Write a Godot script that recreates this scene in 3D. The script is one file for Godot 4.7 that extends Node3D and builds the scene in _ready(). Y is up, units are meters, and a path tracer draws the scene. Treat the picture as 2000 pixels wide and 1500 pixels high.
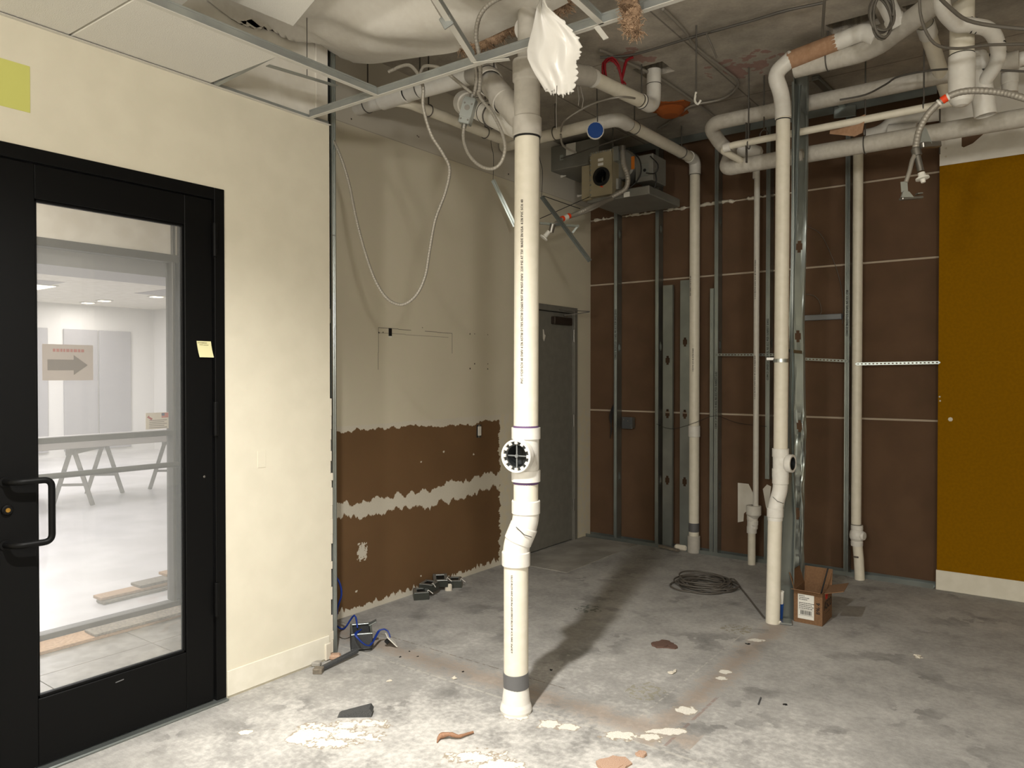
extends Node3D
# A half-demolished commercial room: glass door, gutted plumbing walls, open ceiling.
# World: y up, metres. -Z runs along the left wall into the depth, +X along the back wall.

const X_LEFT := -3.25      # face of the left wall with the glass door
const X_SIDE := -3.735     # face of the set-back side wall
const Z_BACK := -6.315     # face of the bare brown back wall
const Z_YELLOW := -6.21    # face of the yellow wall
const Y_GRID := 2.935      # suspended ceiling
const Y_DECK := 3.68       # concrete deck

var M := {}
var used := {}

# ---------------------------------------------------------------- geometry
class G:
	var v := PackedVector3Array()
	var n := PackedVector3Array()
	var uv := PackedVector2Array()
	func tri(a: Vector3, b: Vector3, c: Vector3, na: Vector3, nb: Vector3, nc: Vector3, ua := Vector2.ZERO, ub := Vector2.ZERO, uc := Vector2.ZERO) -> void:
		if (c - a).cross(b - a).dot(na + nb + nc) < 0.0:
			v.append_array([a, c, b]); n.append_array([na, nc, nb]); uv.append_array([ua, uc, ub])
		else:
			v.append_array([a, b, c]); n.append_array([na, nb, nc]); uv.append_array([ua, ub, uc])
	func flat(a: Vector3, b: Vector3, c: Vector3, hint: Vector3) -> void:
		var k := (c - a).cross(b - a)
		if k.length() < 1e-12: return
		k = k.normalized()
		if k.dot(hint) < 0.0: k = -k
		tri(a, b, c, k, k, k)
	func quad(a: Vector3, b: Vector3, c: Vector3, d: Vector3, hint: Vector3, u0 := Vector2(0, 1), u1 := Vector2(1, 0)) -> void:
		var k := (c - a).cross(b - a)
		if k.length() < 1e-12: k = (d - a).cross(c - a)
		k = k.normalized()
		if k.dot(hint) < 0.0: k = -k
		tri(a, b, c, k, k, k, u0, Vector2(u1.x, u0.y), u1)
		tri(a, c, d, k, k, k, u0, u1, Vector2(u0.x, u1.y))
	# slab with rectangular openings (each [x0, z0, x1, z1]); uv spans the whole slab, looking up
	func slab(x0: float, z0: float, x1: float, z1: float, y0: float, y1: float, holes: Array) -> G:
		var xs := [x0, x1]
		var zs := [z0, z1]
		for h in holes:
			xs.append_array([h[0], h[2]]); zs.append_array([h[1], h[3]])
		xs.sort(); zs.sort()
		for i in xs.size() - 1:
			for j in zs.size() - 1:
				var a := Vector2(xs[i], zs[j])
				var b := Vector2(xs[i + 1], zs[j + 1])
				var m := (a + b) * 0.5
				var open := false
				for h in holes:
					if m.x > h[0] and m.x < h[2] and m.y > h[1] and m.y < h[3]: open = true
				if open: continue
				quad(Vector3(a.x, y0, a.y), Vector3(b.x, y0, a.y), Vector3(b.x, y0, b.y), Vector3(a.x, y0, b.y), Vector3.DOWN, Vector2((a.x - x0) / (x1 - x0), (a.y - z0) / (z1 - z0)), Vector2((b.x - x0) / (x1 - x0), (b.y - z0) / (z1 - z0)))
		for h in holes:
			var c := [Vector3(h[0], 0, h[1]), Vector3(h[2], 0, h[1]), Vector3(h[2], 0, h[3]), Vector3(h[0], 0, h[3])]
			var mid := (c[0] + c[2]) * 0.5 as Vector3
			for k in 4:
				var p: Vector3 = c[k]
				var q: Vector3 = c[(k + 1) % 4]
				quad(p + Vector3(0, y0, 0), q + Vector3(0, y0, 0), q + Vector3(0, y1, 0), p + Vector3(0, y1, 0), mid - (p + q) * 0.5)
		return self
	# wall face (xy of t) with a round hole
	func pierced(t: Transform3D, lo: Vector2, hi: Vector2, c: Vector2, r: float, seg := 32) -> G:
		for k in seg:
			var e := []
			for m in [k, k + 1]:
				var an: float = TAU * m / seg
				var d := Vector2(cos(an), sin(an))
				var l := 1e9
				if d.x > 1e-6: l = minf(l, (hi.x - c.x) / d.x)
				if d.x < -1e-6: l = minf(l, (lo.x - c.x) / d.x)
				if d.y > 1e-6: l = minf(l, (hi.y - c.y) / d.y)
				if d.y < -1e-6: l = minf(l, (lo.y - c.y) / d.y)
				e.append([c + d * r, c + d * l])
			quad(t * Vector3(e[0][0].x, e[0][0].y, 0), t * Vector3(e[1][0].x, e[1][0].y, 0), t * Vector3(e[1][1].x, e[1][1].y, 0), t * Vector3(e[0][1].x, e[0][1].y, 0), t.basis.z)
		return self
	# bevelled box: centre transform, full size
	func box(t: Transform3D, s: Vector3, bev := 0.0) -> G:
		var h := s * 0.5
		var b := minf(bev, minf(h.x, minf(h.y, h.z)) * 0.9)
		var ax := [Vector3.RIGHT, Vector3.UP, Vector3.BACK]
		for i in 3:
			var j := (i + 1) % 3
			var k := (i + 2) % 3
			for sg in [-1.0, 1.0]:
				var c: Vector3 = ax[i] * h[i] * sg
				var p: Vector3 = ax[j] * (h[j] - b)
				var q: Vector3 = ax[k] * (h[k] - b)
				quad(t * (c - p - q), t * (c + p - q), t * (c + p + q), t * (c - p + q), t.basis * (ax[i] * sg))
			if b > 0.0:
				for s1 in [-1.0, 1.0]:
					for s2 in [-1.0, 1.0]:
						var e: Vector3 = ax[i] * (h[i] - b)
						var a1: Vector3 = ax[j] * h[j] * s1 + ax[k] * (h[k] - b) * s2
						var a2: Vector3 = ax[j] * (h[j] - b) * s1 + ax[k] * h[k] * s2
						quad(t * (a1 - e), t * (a1 + e), t * (a2 + e), t * (a2 - e), t.basis * (ax[j] * s1 + ax[k] * s2))
		if b > 0.0:
			for s1 in [-1.0, 1.0]:
				for s2 in [-1.0, 1.0]:
					for s3 in [-1.0, 1.0]:
						flat(t * Vector3(h.x * s1, (h.y - b) * s2, (h.z - b) * s3), t * Vector3((h.x - b) * s1, h.y * s2, (h.z - b) * s3), t * Vector3((h.x - b) * s1, (h.y - b) * s2, h.z * s3), t.basis * Vector3(s1, s2, s3))
		return self
	func bx(lo: Vector3, hi: Vector3, bev := 0.0) -> G:
		return box(Transform3D(Basis(), (lo + hi) * 0.5), (hi - lo).abs(), bev)
	# bar of w x t cross section from a to b; "up" gives the direction of t
	func bar(a: Vector3, b: Vector3, w: float, th: float, up := Vector3.UP, bev := 0.0) -> G:
		var z := (b - a).normalized()
		var x := up.cross(z)
		if x.length() < 0.01: x = Vector3.RIGHT.cross(z)
		x = x.normalized()
		var y := z.cross(x)
		return box(Transform3D(Basis(x, y, z), (a + b) * 0.5), Vector3(w, th, a.distance_to(b)), bev)
	# round tube along a path; r is a number or one number for each point
	func tube(p: Array, r: Variant, seg := 12, caps := true) -> G:
		var cnt := p.size()
		var tang: Vector3 = (p[1] - p[0]).normalized()
		var side := tang.cross(Vector3.UP)
		if side.length() < 0.05: side = tang.cross(Vector3.RIGHT)
		side = side.normalized()
		var prev_c := []
		var prev_n := []
		var run := 0.0
		for i in cnt:
			var t2: Vector3 = ((p[mini(i + 1, cnt - 1)] - p[maxi(i - 1, 0)]) as Vector3).normalized()
			var ax := tang.cross(t2)
			if ax.length() > 1e-6:
				side = side.rotated(ax.normalized(), tang.angle_to(t2))
			tang = t2
			side = (side - tang * side.dot(tang)).normalized()
			var up := tang.cross(side)
			var rad: float = r[i] if r is Array else r
			var cs := []
			var ns := []
			for k in seg + 1:
				var an := TAU * k / seg
				var d := side * cos(an) + up * sin(an)
				cs.append(p[i] + d * rad)
				ns.append(d)
			if i > 0:
				var l: float = (p[i] - p[i - 1]).length()
				if r is Array:
					var slope: float = (r[i] - r[i - 1]) / maxf(l, 1e-5)
					for k in seg + 1:
						ns[k] = (ns[k] - tang * slope).normalized()
						prev_n[k] = (prev_n[k] - tang * slope).normalized()
				for k in seg:
					var u0 := float(k) / seg
					var u1 := float(k + 1) / seg
					tri(prev_c[k], prev_c[k + 1], cs[k + 1], prev_n[k], prev_n[k + 1], ns[k + 1], Vector2(u0, run), Vector2(u1, run), Vector2(u1, run + l))
					tri(prev_c[k], cs[k + 1], cs[k], prev_n[k], ns[k + 1], ns[k], Vector2(u0, run), Vector2(u1, run + l), Vector2(u0, run + l))
				run += l
			if caps and (i == 0 or i == cnt - 1):
				var cn := -tang if i == 0 else tang
				for k in seg:
					tri(p[i], cs[k], cs[k + 1], cn, cn, cn)
			prev_c = cs
			prev_n = []
			for k in seg + 1: prev_n.append((cs[k] - p[i]).normalized())
		return self
	# profile of (radius, height) pairs turned about the y axis of t; a repeated point makes a hard edge
	func lathe(t: Transform3D, prof: Array, seg := 24) -> G:
		for i in prof.size() - 1:
			var a: Vector2 = prof[i]
			var b: Vector2 = prof[i + 1]
			if a.distance_to(b) < 1e-7: continue
			var d := b - a
			var nn := Vector2(d.y, -d.x).normalized()
			for k in seg:
				var a0 := TAU * k / seg
				var a1 := TAU * (k + 1) / seg
				var c0 := Vector3(cos(a0), 0, sin(a0))
				var c1 := Vector3(cos(a1), 0, sin(a1))
				var n0 := (t.basis * (c0 * nn.x + Vector3.UP * nn.y)).normalized()
				var n1 := (t.basis * (c1 * nn.x + Vector3.UP * nn.y)).normalized()
				var p00 := t * (c0 * a.x + Vector3.UP * a.y)
				var p01 := t * (c1 * a.x + Vector3.UP * a.y)
				var p10 := t * (c0 * b.x + Vector3.UP * b.y)
				var p11 := t * (c1 * b.x + Vector3.UP * b.y)
				if a.x > 1e-6: tri(p00, p01, p11, n0, n1, n1)
				if b.x > 1e-6: tri(p00, p11, p10, n0, n1, n0)
		return self
	# flat outline (xy of t) pulled out by depth along z of t
	func prism(t: Transform3D, poly: PackedVector2Array, depth: float) -> G:
		var ids := Geometry2D.triangulate_polygon(poly)
		for i in range(0, ids.size(), 3):
			for sg in [0.0, 1.0]:
				var z: float = depth * sg
				flat(t * Vector3(poly[ids[i]].x, poly[ids[i]].y, z), t * Vector3(poly[ids[i + 1]].x, poly[ids[i + 1]].y, z), t * Vector3(poly[ids[i + 2]].x, poly[ids[i + 2]].y, z), t.basis.z * (sg * 2.0 - 1.0) * signf(depth))
		var area := 0.0
		for i in poly.size(): area += poly[i].cross(poly[(i + 1) % poly.size()])
		for i in poly.size():
			var a := poly[i]
			var b := poly[(i + 1) % poly.size()]
			var d := (b - a) * signf(area)
			quad(t * Vector3(a.x, a.y, 0), t * Vector3(b.x, b.y, 0), t * Vector3(b.x, b.y, depth), t * Vector3(a.x, a.y, depth), t.basis * Vector3(d.y, -d.x, 0))
		return self
	# surface through a grid of points, smooth, with thickness
	func sheet(rows: Array, th := 0.0) -> G:
		var nr := rows.size()
		var nc: int = rows[0].size()
		var nm := []
		for i in nr:
			var row := []
			for j in nc:
				var du: Vector3 = rows[i][mini(j + 1, nc - 1)] - rows[i][maxi(j - 1, 0)]
				var dv: Vector3 = rows[mini(i + 1, nr - 1)][j] - rows[maxi(i - 1, 0)][j]
				row.append(du.cross(dv).normalized())
			nm.append(row)
		for i in nr - 1:
			for j in nc - 1:
				for sg in ([1.0, -1.0] if th > 0.0 else [1.0]):
					var o := []
					for q in [[i, j], [i, j + 1], [i + 1, j + 1], [i + 1, j]]:
						o.append([rows[q[0]][q[1]] + nm[q[0]][q[1]] * th * 0.5 * sg, nm[q[0]][q[1]] * sg, Vector2(float(q[1]) / (nc - 1), float(q[0]) / (nr - 1))])
					tri(o[0][0], o[1][0], o[2][0], o[0][1], o[1][1], o[2][1], o[0][2], o[1][2], o[2][2])
					tri(o[0][0], o[2][0], o[3][0], o[0][1], o[2][1], o[3][1], o[0][2], o[2][2], o[3][2])
		return self
	func mesh() -> ArrayMesh:
		var a := []
		a.resize(Mesh.ARRAY_MAX)
		a[Mesh.ARRAY_VERTEX] = v
		a[Mesh.ARRAY_NORMAL] = n
		a[Mesh.ARRAY_TEX_UV] = uv
		var m := ArrayMesh.new()
		m.add_surface_from_arrays(Mesh.PRIMITIVE_TRIANGLES, a)
		return m

func V(x: float, y: float, z: float) -> Vector3:
	return Vector3(x, y, z)
func at(p: Vector3, turn := 0.0) -> Transform3D:
	return Transform3D(Basis(Vector3.UP, turn), p)
# transform whose y axis points along dir
func along(p: Vector3, dir: Vector3) -> Transform3D:
	var y := dir.normalized()
	var x := y.cross(Vector3.BACK)
	if x.length() < 0.1: x = y.cross(Vector3.RIGHT)
	x = x.normalized()
	return Transform3D(Basis(x, y, x.cross(y)), p)
# rounds the corners of a path with arcs of radius r
func bend(p: Array, r: float, steps := 6) -> Array:
	var o := [p[0]]
	for i in range(1, p.size() - 1):
		var a: Vector3 = p[i - 1]
		var b: Vector3 = p[i]
		var c: Vector3 = p[i + 1]
		var l := minf(r, minf(a.distance_to(b), b.distance_to(c)) * 0.49)
		var s := b + (a - b).normalized() * l
		var e := b + (c - b).normalized() * l
		for k in steps + 1:
			var t := float(k) / steps
			o.append(s.lerp(b, t).lerp(b.lerp(e, t), t))
	o.append(p[-1])
	return o
# smooth curve through points, sampled about every "step" metres
func spline(p: Array, step := 0.03) -> Array:
	var o := []
	for i in p.size() - 1:
		var a: Vector3 = p[maxi(i - 1, 0)]
		var b: Vector3 = p[i]
		var c: Vector3 = p[i + 1]
		var d: Vector3 = p[mini(i + 2, p.size() - 1)]
		var k := maxi(2, int(b.distance_to(c) / step))
		for j in k:
			o.append(b.cubic_interpolate(c, a, d, float(j) / k))
	o.append(p[-1])
	return o
# radii of an armoured cable: ridge, groove, ridge, groove
func ribs(p: Array, r: float, deep := 0.12) -> Array:
	var o := []
	for i in p.size(): o.append(r * (1.0 if i % 2 == 0 else 1.0 - deep))
	return o

# ---------------------------------------------------------------- naming
func numbered(called: String) -> String:
	used[called] = used.get(called, -1) + 1
	return called if used[called] == 0 else "%s_%03d" % [called, used[called]]
func tag(o: Node, label: String, category: String, group := "") -> Node:
	o.set_meta("label", label); o.set_meta("category", category)
	if group: o.set_meta("group", group)
	return o
func thing(called: String, label: String, category: String, pos := Vector3.ZERO, turn := 0.0, group := "") -> Node3D:
	var o := Node3D.new()
	o.name = numbered(called)
	add_child(o)
	o.position = pos; o.rotation.y = turn
	tag(o, label, category, group)
	return o
func structure(called: String, label := "", category := "") -> Node3D:
	var o := Node3D.new()
	o.name = numbered(called)
	add_child(o)
	o.set_meta("kind", "structure")
	if label: tag(o, label, category)
	return o
func part(called: String, g: G, mat: Material, parent: Node, label := "") -> MeshInstance3D:
	var o := MeshInstance3D.new()
	o.name = called
	o.mesh = g.mesh()
	o.material_override = mat
	parent.add_child(o, true)
	# geometry is given in world coordinates: undo the place of the parents
	if parent is Node3D and parent != self:
		o.transform = (parent as Node3D).global_transform.affine_inverse()
	if label: o.set_meta("label", label)
	return o
# many tiny alike pieces joined into one part
func bits(called: String, g: G, mat: Material, parent: Node) -> void:
	part(called, g, mat, parent).set_meta("kind", "stuff")
func single(called: String, g: G, mat: Material, label: String, category: String, group := "") -> MeshInstance3D:
	var o := part(numbered(called), g, mat, self)
	tag(o, label, category, group)
	return o
func words(called: String, s: String, tall: float, t: Transform3D, mat: Material, parent: Node, label := "", wide := 1.0) -> MeshInstance3D:
	var f := SystemFont.new()
	f.font_names = PackedStringArray(["Droid Sans"])
	f.font_weight = 700
	var m := TextMesh.new()
	m.font = f; m.text = s; m.font_size = 24; m.pixel_size = tall / 17.5; m.depth = 0.0006; m.curve_step = 4.0
	var o := MeshInstance3D.new()
	o.name = called; o.mesh = m; o.material_override = mat
	parent.add_child(o, true)
	o.transform = ((parent as Node3D).global_transform.affine_inverse() * t).scaled_local(Vector3(wide, 1, 1))
	if label: o.set_meta("label", label)
	return o

# ---------------------------------------------------------------- materials
func mat(c: Color, rough := 0.7, metal := 0.0) -> StandardMaterial3D:
	var m := StandardMaterial3D.new()
	m.albedo_color = c; m.roughness = rough; m.metallic = metal
	return m
func noise_bytes(w: int, h: int, freq: float, sd: int, oct := 4, kind := FastNoiseLite.TYPE_SIMPLEX_SMOOTH) -> PackedByteArray:
	var f := FastNoiseLite.new()
	f.seed = sd; f.frequency = freq; f.fractal_octaves = oct; f.noise_type = kind
	return f.get_image(w, h).get_data()
func ramp_tex(freq: float, sd: int, a: Color, b: Color, oct := 4, size := 512, lo := 0.25, hi := 0.75) -> ImageTexture:
	var f := FastNoiseLite.new()
	f.seed = sd; f.frequency = freq; f.fractal_octaves = oct
	var d := f.get_seamless_image(size, size).get_data()
	var o := PackedByteArray()
	o.resize(size * size * 3)
	for i in size * size:
		var c := a.lerp(b, clampf((d[i] / 255.0 - lo) / (hi - lo), 0, 1))
		o[i * 3] = int(c.r * 255); o[i * 3 + 1] = int(c.g * 255); o[i * 3 + 2] = int(c.b * 255)
	return ImageTexture.create_from_image(Image.create_from_data(size, size, false, Image.FORMAT_RGB8, o))
# world-mapped mottled material: "span" metres for one repeat
func mottled(a: Color, b: Color, freq: float, span: float, sd: int, rough := 0.8, metal := 0.0, oct := 4, bump := 0.0) -> StandardMaterial3D:
	var m := mat(Color.WHITE, rough, metal)
	m.albedo_texture = ramp_tex(freq, sd, a, b, oct)
	m.uv1_triplanar = true; m.uv1_world_triplanar = true
	m.uv1_scale = Vector3.ONE / span
	if bump > 0.0:
		m.heightmap_enabled = true; m.heightmap_texture = ramp_tex(freq * 2.0, sd + 5, Color.BLACK, Color.WHITE, 5, 256); m.heightmap_scale = bump
	return m

func make_materials() -> void:
	M.paint = mottled(Color(.815, .79, .72), Color(.83, .805, .735), .02, 2.2, 1, .75)
	M.base = mottled(Color(.85, .83, .77), Color(.875, .855, .80), .02, 1.2, 2, .6)
	M.white = mottled(Color(.84, .82, .78), Color(.88, .865, .83), .02, 2.0, 3, .85)
	M.tile = mottled(Color(.83, .82, .79), Color(.88, .87, .845), .22, .5, 4, .95, 0, 3, .1)
	M.paper = mottled(Color(.345, .255, .18), Color(.375, .28, .20), .012, 2.4, 5, .9)
	M.paper_edge = mat(Color(.72, .66, .585), .9)
	M.yellow = mottled(Color(.515, .358, .0), Color(.54, .377, .002), .06, .8, 6, .85, 0, 4, .05); M.yellow.metallic_specular = .2
	M.black = mat(Color(.035, .035, .036), .5); M.black.metallic_specular = .25
	M.black_rubber = mat(Color(.03, .03, .032), .6)
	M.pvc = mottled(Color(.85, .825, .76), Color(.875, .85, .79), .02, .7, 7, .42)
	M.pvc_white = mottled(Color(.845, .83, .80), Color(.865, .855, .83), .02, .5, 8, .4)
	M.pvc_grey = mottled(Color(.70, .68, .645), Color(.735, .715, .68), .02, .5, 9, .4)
	M.insul = mottled(Color(.71, .69, .65), Color(.755, .735, .70), .03, .6, 10, .75)
	M.zinc = mottled(Color(.55, .575, .565), Color(.62, .645, .635), .006, 1.6, 11, .30, .8)
	M.plated = mottled(Color(.64, .66, .655), Color(.70, .72, .715), .006, 1.6, 12, .28, .8)

	M.tee = mottled(Color(.60, .615, .61), Color(.66, .675, .665), .01, 1.3, 13, .45, .6)
	M.tee_face = mat(Color(.80, .79, .76), .6)
	M.armor = mat(Color(.62, .60, .565), .5, .45)
	M.steel = mat(Color(.55, .54, .52), .35, .85)
	M.rod = mat(Color(.38, .365, .345), .55, .5)
	M.wire = mat(Color(.10, .095, .09), .6)
	M.grey_cable = mat(Color(.38, .36, .33), .6)
	M.copper = mat(Color(.72, .36, .20), .4, .8)
	M.card = mottled(Color(.44, .325, .225), Color(.48, .36, .25), .03, .3, 14, .92)
	M.rawcard = mottled(Color(.62, .48, .37), Color(.68, .54, .43), .02, .4, 15, .9)
	M.door_grey = mottled(Color(.44, .43, .40), Color(.465, .455, .425), .02, 1.0, 16, .6)
	M.insulation = mottled(Color(.42, .32, .24), Color(.76, .65, .54), .12, .25, 17, 1.0)
	M.sheet = mottled(Color(.82, .80, .765), Color(.84, .825, .79), .03, .6, 18, .55)
	M.plastic = mat(Color(.90, .89, .87), .28)
	M.blue = mat(Color(.05, .25, .53), .75)
	M.blue_wire = mat(Color(.08, .19, .50), .4)
	M.red = mat(Color(.55, .04, .10), .5)
	M.orange = mottled(Color(.56, .28, .09), Color(.66, .37, .15), .1, .2, 19, .9)
	M.tag_orange = mat(Color(.88, .26, .05), .6)
	M.tag_white = mat(Color(.85, .84, .81), .7)
	M.ink = mat(Color(.07, .065, .06), .8)
	M.fade_ink = mat(Color(.30, .27, .25), .8)
	M.violet = mat(Color(.36, .26, .42), .6)
	M.tape = mat(Color(.40, .40, .405), .4, .2)
	M.note = mat(Color(.83, .81, .63), .8)
	M.lime = mat(Color(.76, .76, .42), .8)
	M.wood = mottled(Color(.58, .47, .36), Color(.66, .545, .43), .03, .4, 20, .8)
	M.greywood = mottled(Color(.40, .37, .33), Color(.50, .465, .41), .03, .4, 21, .8)
	M.alu = mat(Color(.33, .32, .305), .5, .4)
	M.brass = mat(Color(.72, .55, .25), .35, .85)
	M.glass = mat(Color(.93, .95, .95, .06), .02)
	M.glass.transparency = BaseMaterial3D.TRANSPARENCY_ALPHA
	M.chip = mat(Color(.82, .79, .73), .9)
	M.scrap = mottled(Color(.33, .245, .21), Color(.43, .33, .285), .05, .1, 31, .8)
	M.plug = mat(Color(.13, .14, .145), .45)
	M.slate = mottled(Color(.20, .205, .21), Color(.30, .305, .31), .06, .2, 22, .6)
	M.skin = mottled(Color(.48, .35, .26), Color(.66, .50, .39), .05, .1, 23, .7)
	M.tilefloor = mottled(Color(.42, .405, .38), Color(.50, .485, .455), .02, 1.3, 24, .35)
	M.far_floor = mottled(Color(.70, .69, .69), Color(.75, .74, .74), .008, 3.0, 25, .3)
	M.far_wall = mat(Color(.82, .81, .80), .8)
	M.far_panel = mat(Color(.60, .59, .605), .5)
	M.horse = mat(Color(.46, .44, .43), .7)
	M.lamp = mat(Color(1, .97, .9), .5)
	M.lamp.emission_enabled = true; M.lamp.emission = Color(1, .95, .86); M.lamp.emission_energy_multiplier = 4.0
	M.unit = mottled(Color(.52, .515, .49), Color(.56, .555, .53), .006, 1.5, 26, .5, .5)
	M.unit_face = mottled(Color(.60, .56, .46), Color(.65, .61, .51), .006, 1.5, 27, .5, .3)
	M.label_orange = mat(Color(.75, .42, .08), .7)
	M.concrete = mottled(Color(.53, .515, .485), Color(.63, .615, .585), .012, 2.5, 28, .85, 0, 5)
	M.clay = mottled(Color(.55, .41, .33), Color(.80, .70, .61), .08, .12, 29, .9)

# ---------------------------------------------------------------- lamps
func downlight(pos: Vector3, energy: float, label: String) -> void:
	var t := thing("downlight", label, "ceiling light", pos)
	part("can", G.new().lathe(at(pos), [V2(.085, .0), V2(.10, -.004), V2(.10, .002), V2(.088, .006), V2(.088, .14), V2(0, .145)], 28), M.tee_face, t)
	part("lens", G.new().lathe(at(pos), [V2(0, .018), V2(.08, .018), V2(.08, .022), V2(0, .022)], 24), M.lamp, t)
	part("hanger", G.new().tube([pos + V(0, .14, 0), V(pos.x, Y_DECK, pos.z)], .004, 6), M.rod, t)
	var l := SpotLight3D.new()
	l.name = "light"
	l.light_energy = energy; l.light_color = Color(1, .988, .962); l.light_size = .05
	l.spot_angle = 74.0; l.spot_angle_attenuation = 1.0
	l.spot_range = 20; l.spot_attenuation = 2.0; l.shadow_enabled = true
	l.rotation.x = -PI / 2
	l.position = V(0, -.03, 0)
	t.add_child(l)
func globe(pos: Vector3, energy: float, label: String, rad := .15) -> void:  # added lamp, hung out of view to raise the ambient light
	var t := thing("fill_globe", label, "lamp", pos)
	var prof := []
	for i in 13: prof.append(V2(sin(PI * i / 12.0) * rad, -cos(PI * i / 12.0) * rad))
	part("globe", G.new().lathe(at(pos), prof, 28), M.lamp, t)
	part("socket", G.new().lathe(at(pos), [V2(.02, rad - .01), V2(.03, rad), V2(.03, rad + .06), V2(0, rad + .07)], 16), M.black_rubber, t)
	part("cord", G.new().tube([pos + V(0, .2, 0), V(pos.x, Y_DECK, pos.z)], .005, 8), M.wire, t)
	var l := OmniLight3D.new()
	l.name = "light"
	l.light_energy = energy; l.light_color = Color(1, .984, .95); l.light_size = rad * .9
	l.omni_range = 20; l.omni_attenuation = 2.0; l.shadow_enabled = true
	t.add_child(l)
func panel_light(pos: Vector3, sx: float, sz: float, energy: float, c: Color, label: String) -> void:
	var t := thing("ceiling_panel_light", label, "ceiling light", pos)
	part("frame", G.new().bx(pos + V(-sx / 2 - .03, 0, -sz / 2 - .03), pos + V(sx / 2 + .03, .06, sz / 2 + .03)), M.tee_face, t)
	part("diffuser", G.new().bx(pos + V(-sx / 2, -.006, -sz / 2), pos + V(sx / 2, .002, sz / 2)), M.lamp, t)
	part("hanger", G.new().tube([pos + V(0, .05, 0), V(pos.x, maxf(Y_DECK, pos.y + .1), pos.z)], .004, 6), M.rod, t)
	var l := AreaLight3D.new()
	l.name = "light"
	l.area_size = Vector2(sx, sz); l.light_energy = energy; l.light_color = c
	l.shadow_enabled = true
	l.rotation.x = -PI / 2
	l.position = V(0, -.02, 0)
	t.add_child(l)
func V2(x: float, y: float) -> Vector2:
	return Vector2(x, y)

func _ready() -> void:
	# camera
	var cam := Camera3D.new()
	cam.name = "camera"
	cam.fov = 54.53
	cam.position = V(0, 1.57, 0)
	cam.rotation = V(-0.01237, deg_to_rad(36.6), 0)
	cam.current = true
	add_child(cam)
	# air: no daylight reaches the room; everything is lit by lamps
	var env := Environment.new()
	env.background_mode = Environment.BG_COLOR
	env.background_color = Color(0, 0, 0)
	env.tonemap_mode = Environment.TONE_MAPPER_LINEAR
	env.tonemap_exposure = 1.0
	env.sdfgi_enabled = true; env.ssao_enabled = true; env.ssil_enabled = true
	var we := WorldEnvironment.new()
	we.name = "environment"
	we.environment = env
	add_child(we)
	make_materials()
	# room downlight, added fill globes (all outside the frame), lights of the rooms behind the glass
	downlight(V(-1.50, 2.93, -1.10), 16.0, "round downlight in the ceiling near the glass door")
	globe(V(1.2, 2.3, .6), 5.0, "added fill globe hanging unseen at the right of the camera")
	globe(V(-.6, 2.35, 1.9), 5.0, "added fill globe hanging unseen behind the camera")
	panel_light(V(-4.1, 2.92, -.5), .3, .6, 7.0, Color(1, .975, .94), "corridor ceiling light just outside the glass door")
	panel_light(V(-6.5, 2.92, -1.6), 1.2, 1.2, 9.0, Color(.98, .98, 1), "added unseen fill panel in the far room just behind the partition")  # this and the next two panels are added out of view as fill
	panel_light(V(-9.5, 2.92, -2.5), 1.2, 1.2, 14.0, Color(.98, .98, 1), "added unseen fill panel left of the trestles in the far room")
	panel_light(V(-13.0, 2.92, -4.4), 1.2, 1.2, 15.0, Color(.98, .98, 1), "added unseen fill panel before the far room's end wall")
	for q in [[Vector3(-10.626, 2.920, -4.304), "small round light nearest in the far ceiling"], [Vector3(-14.787, 2.920, -6.518), "wide small light low in the far ceiling"], [Vector3(-14.136, 2.920, -6.516), "small light right of the widest one in the far ceiling"], [Vector3(-12.665, 2.920, -6.714), "small light at the right of the far ceiling"]]:
		panel_light(q[0], .16, .16, 1.2, Color(1, .98, .95), q[1])
	build_shell()
	build_beyond()
	build_left_door()
	build_side_wall_things()
	build_back_wall_things()
	build_stack()
	build_front_pipe()
	build_ceiling_things()
	build_overhead_pipes()
	build_unit()
	build_floor_things()

# ================================================================ the shell
func edge_y(p: Array, z: float) -> float:
	# height of a ragged line at depth z; points run from near (z high) to far
	for i in p.size() - 1:
		if z <= p[i].z and z >= p[i + 1].z:
			return lerpf(p[i].y, p[i + 1].y, (p[i].z - z) / maxf(p[i].z - p[i + 1].z, 1e-5))
	return p[0].y if z > p[0].z else p[-1].y

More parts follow.
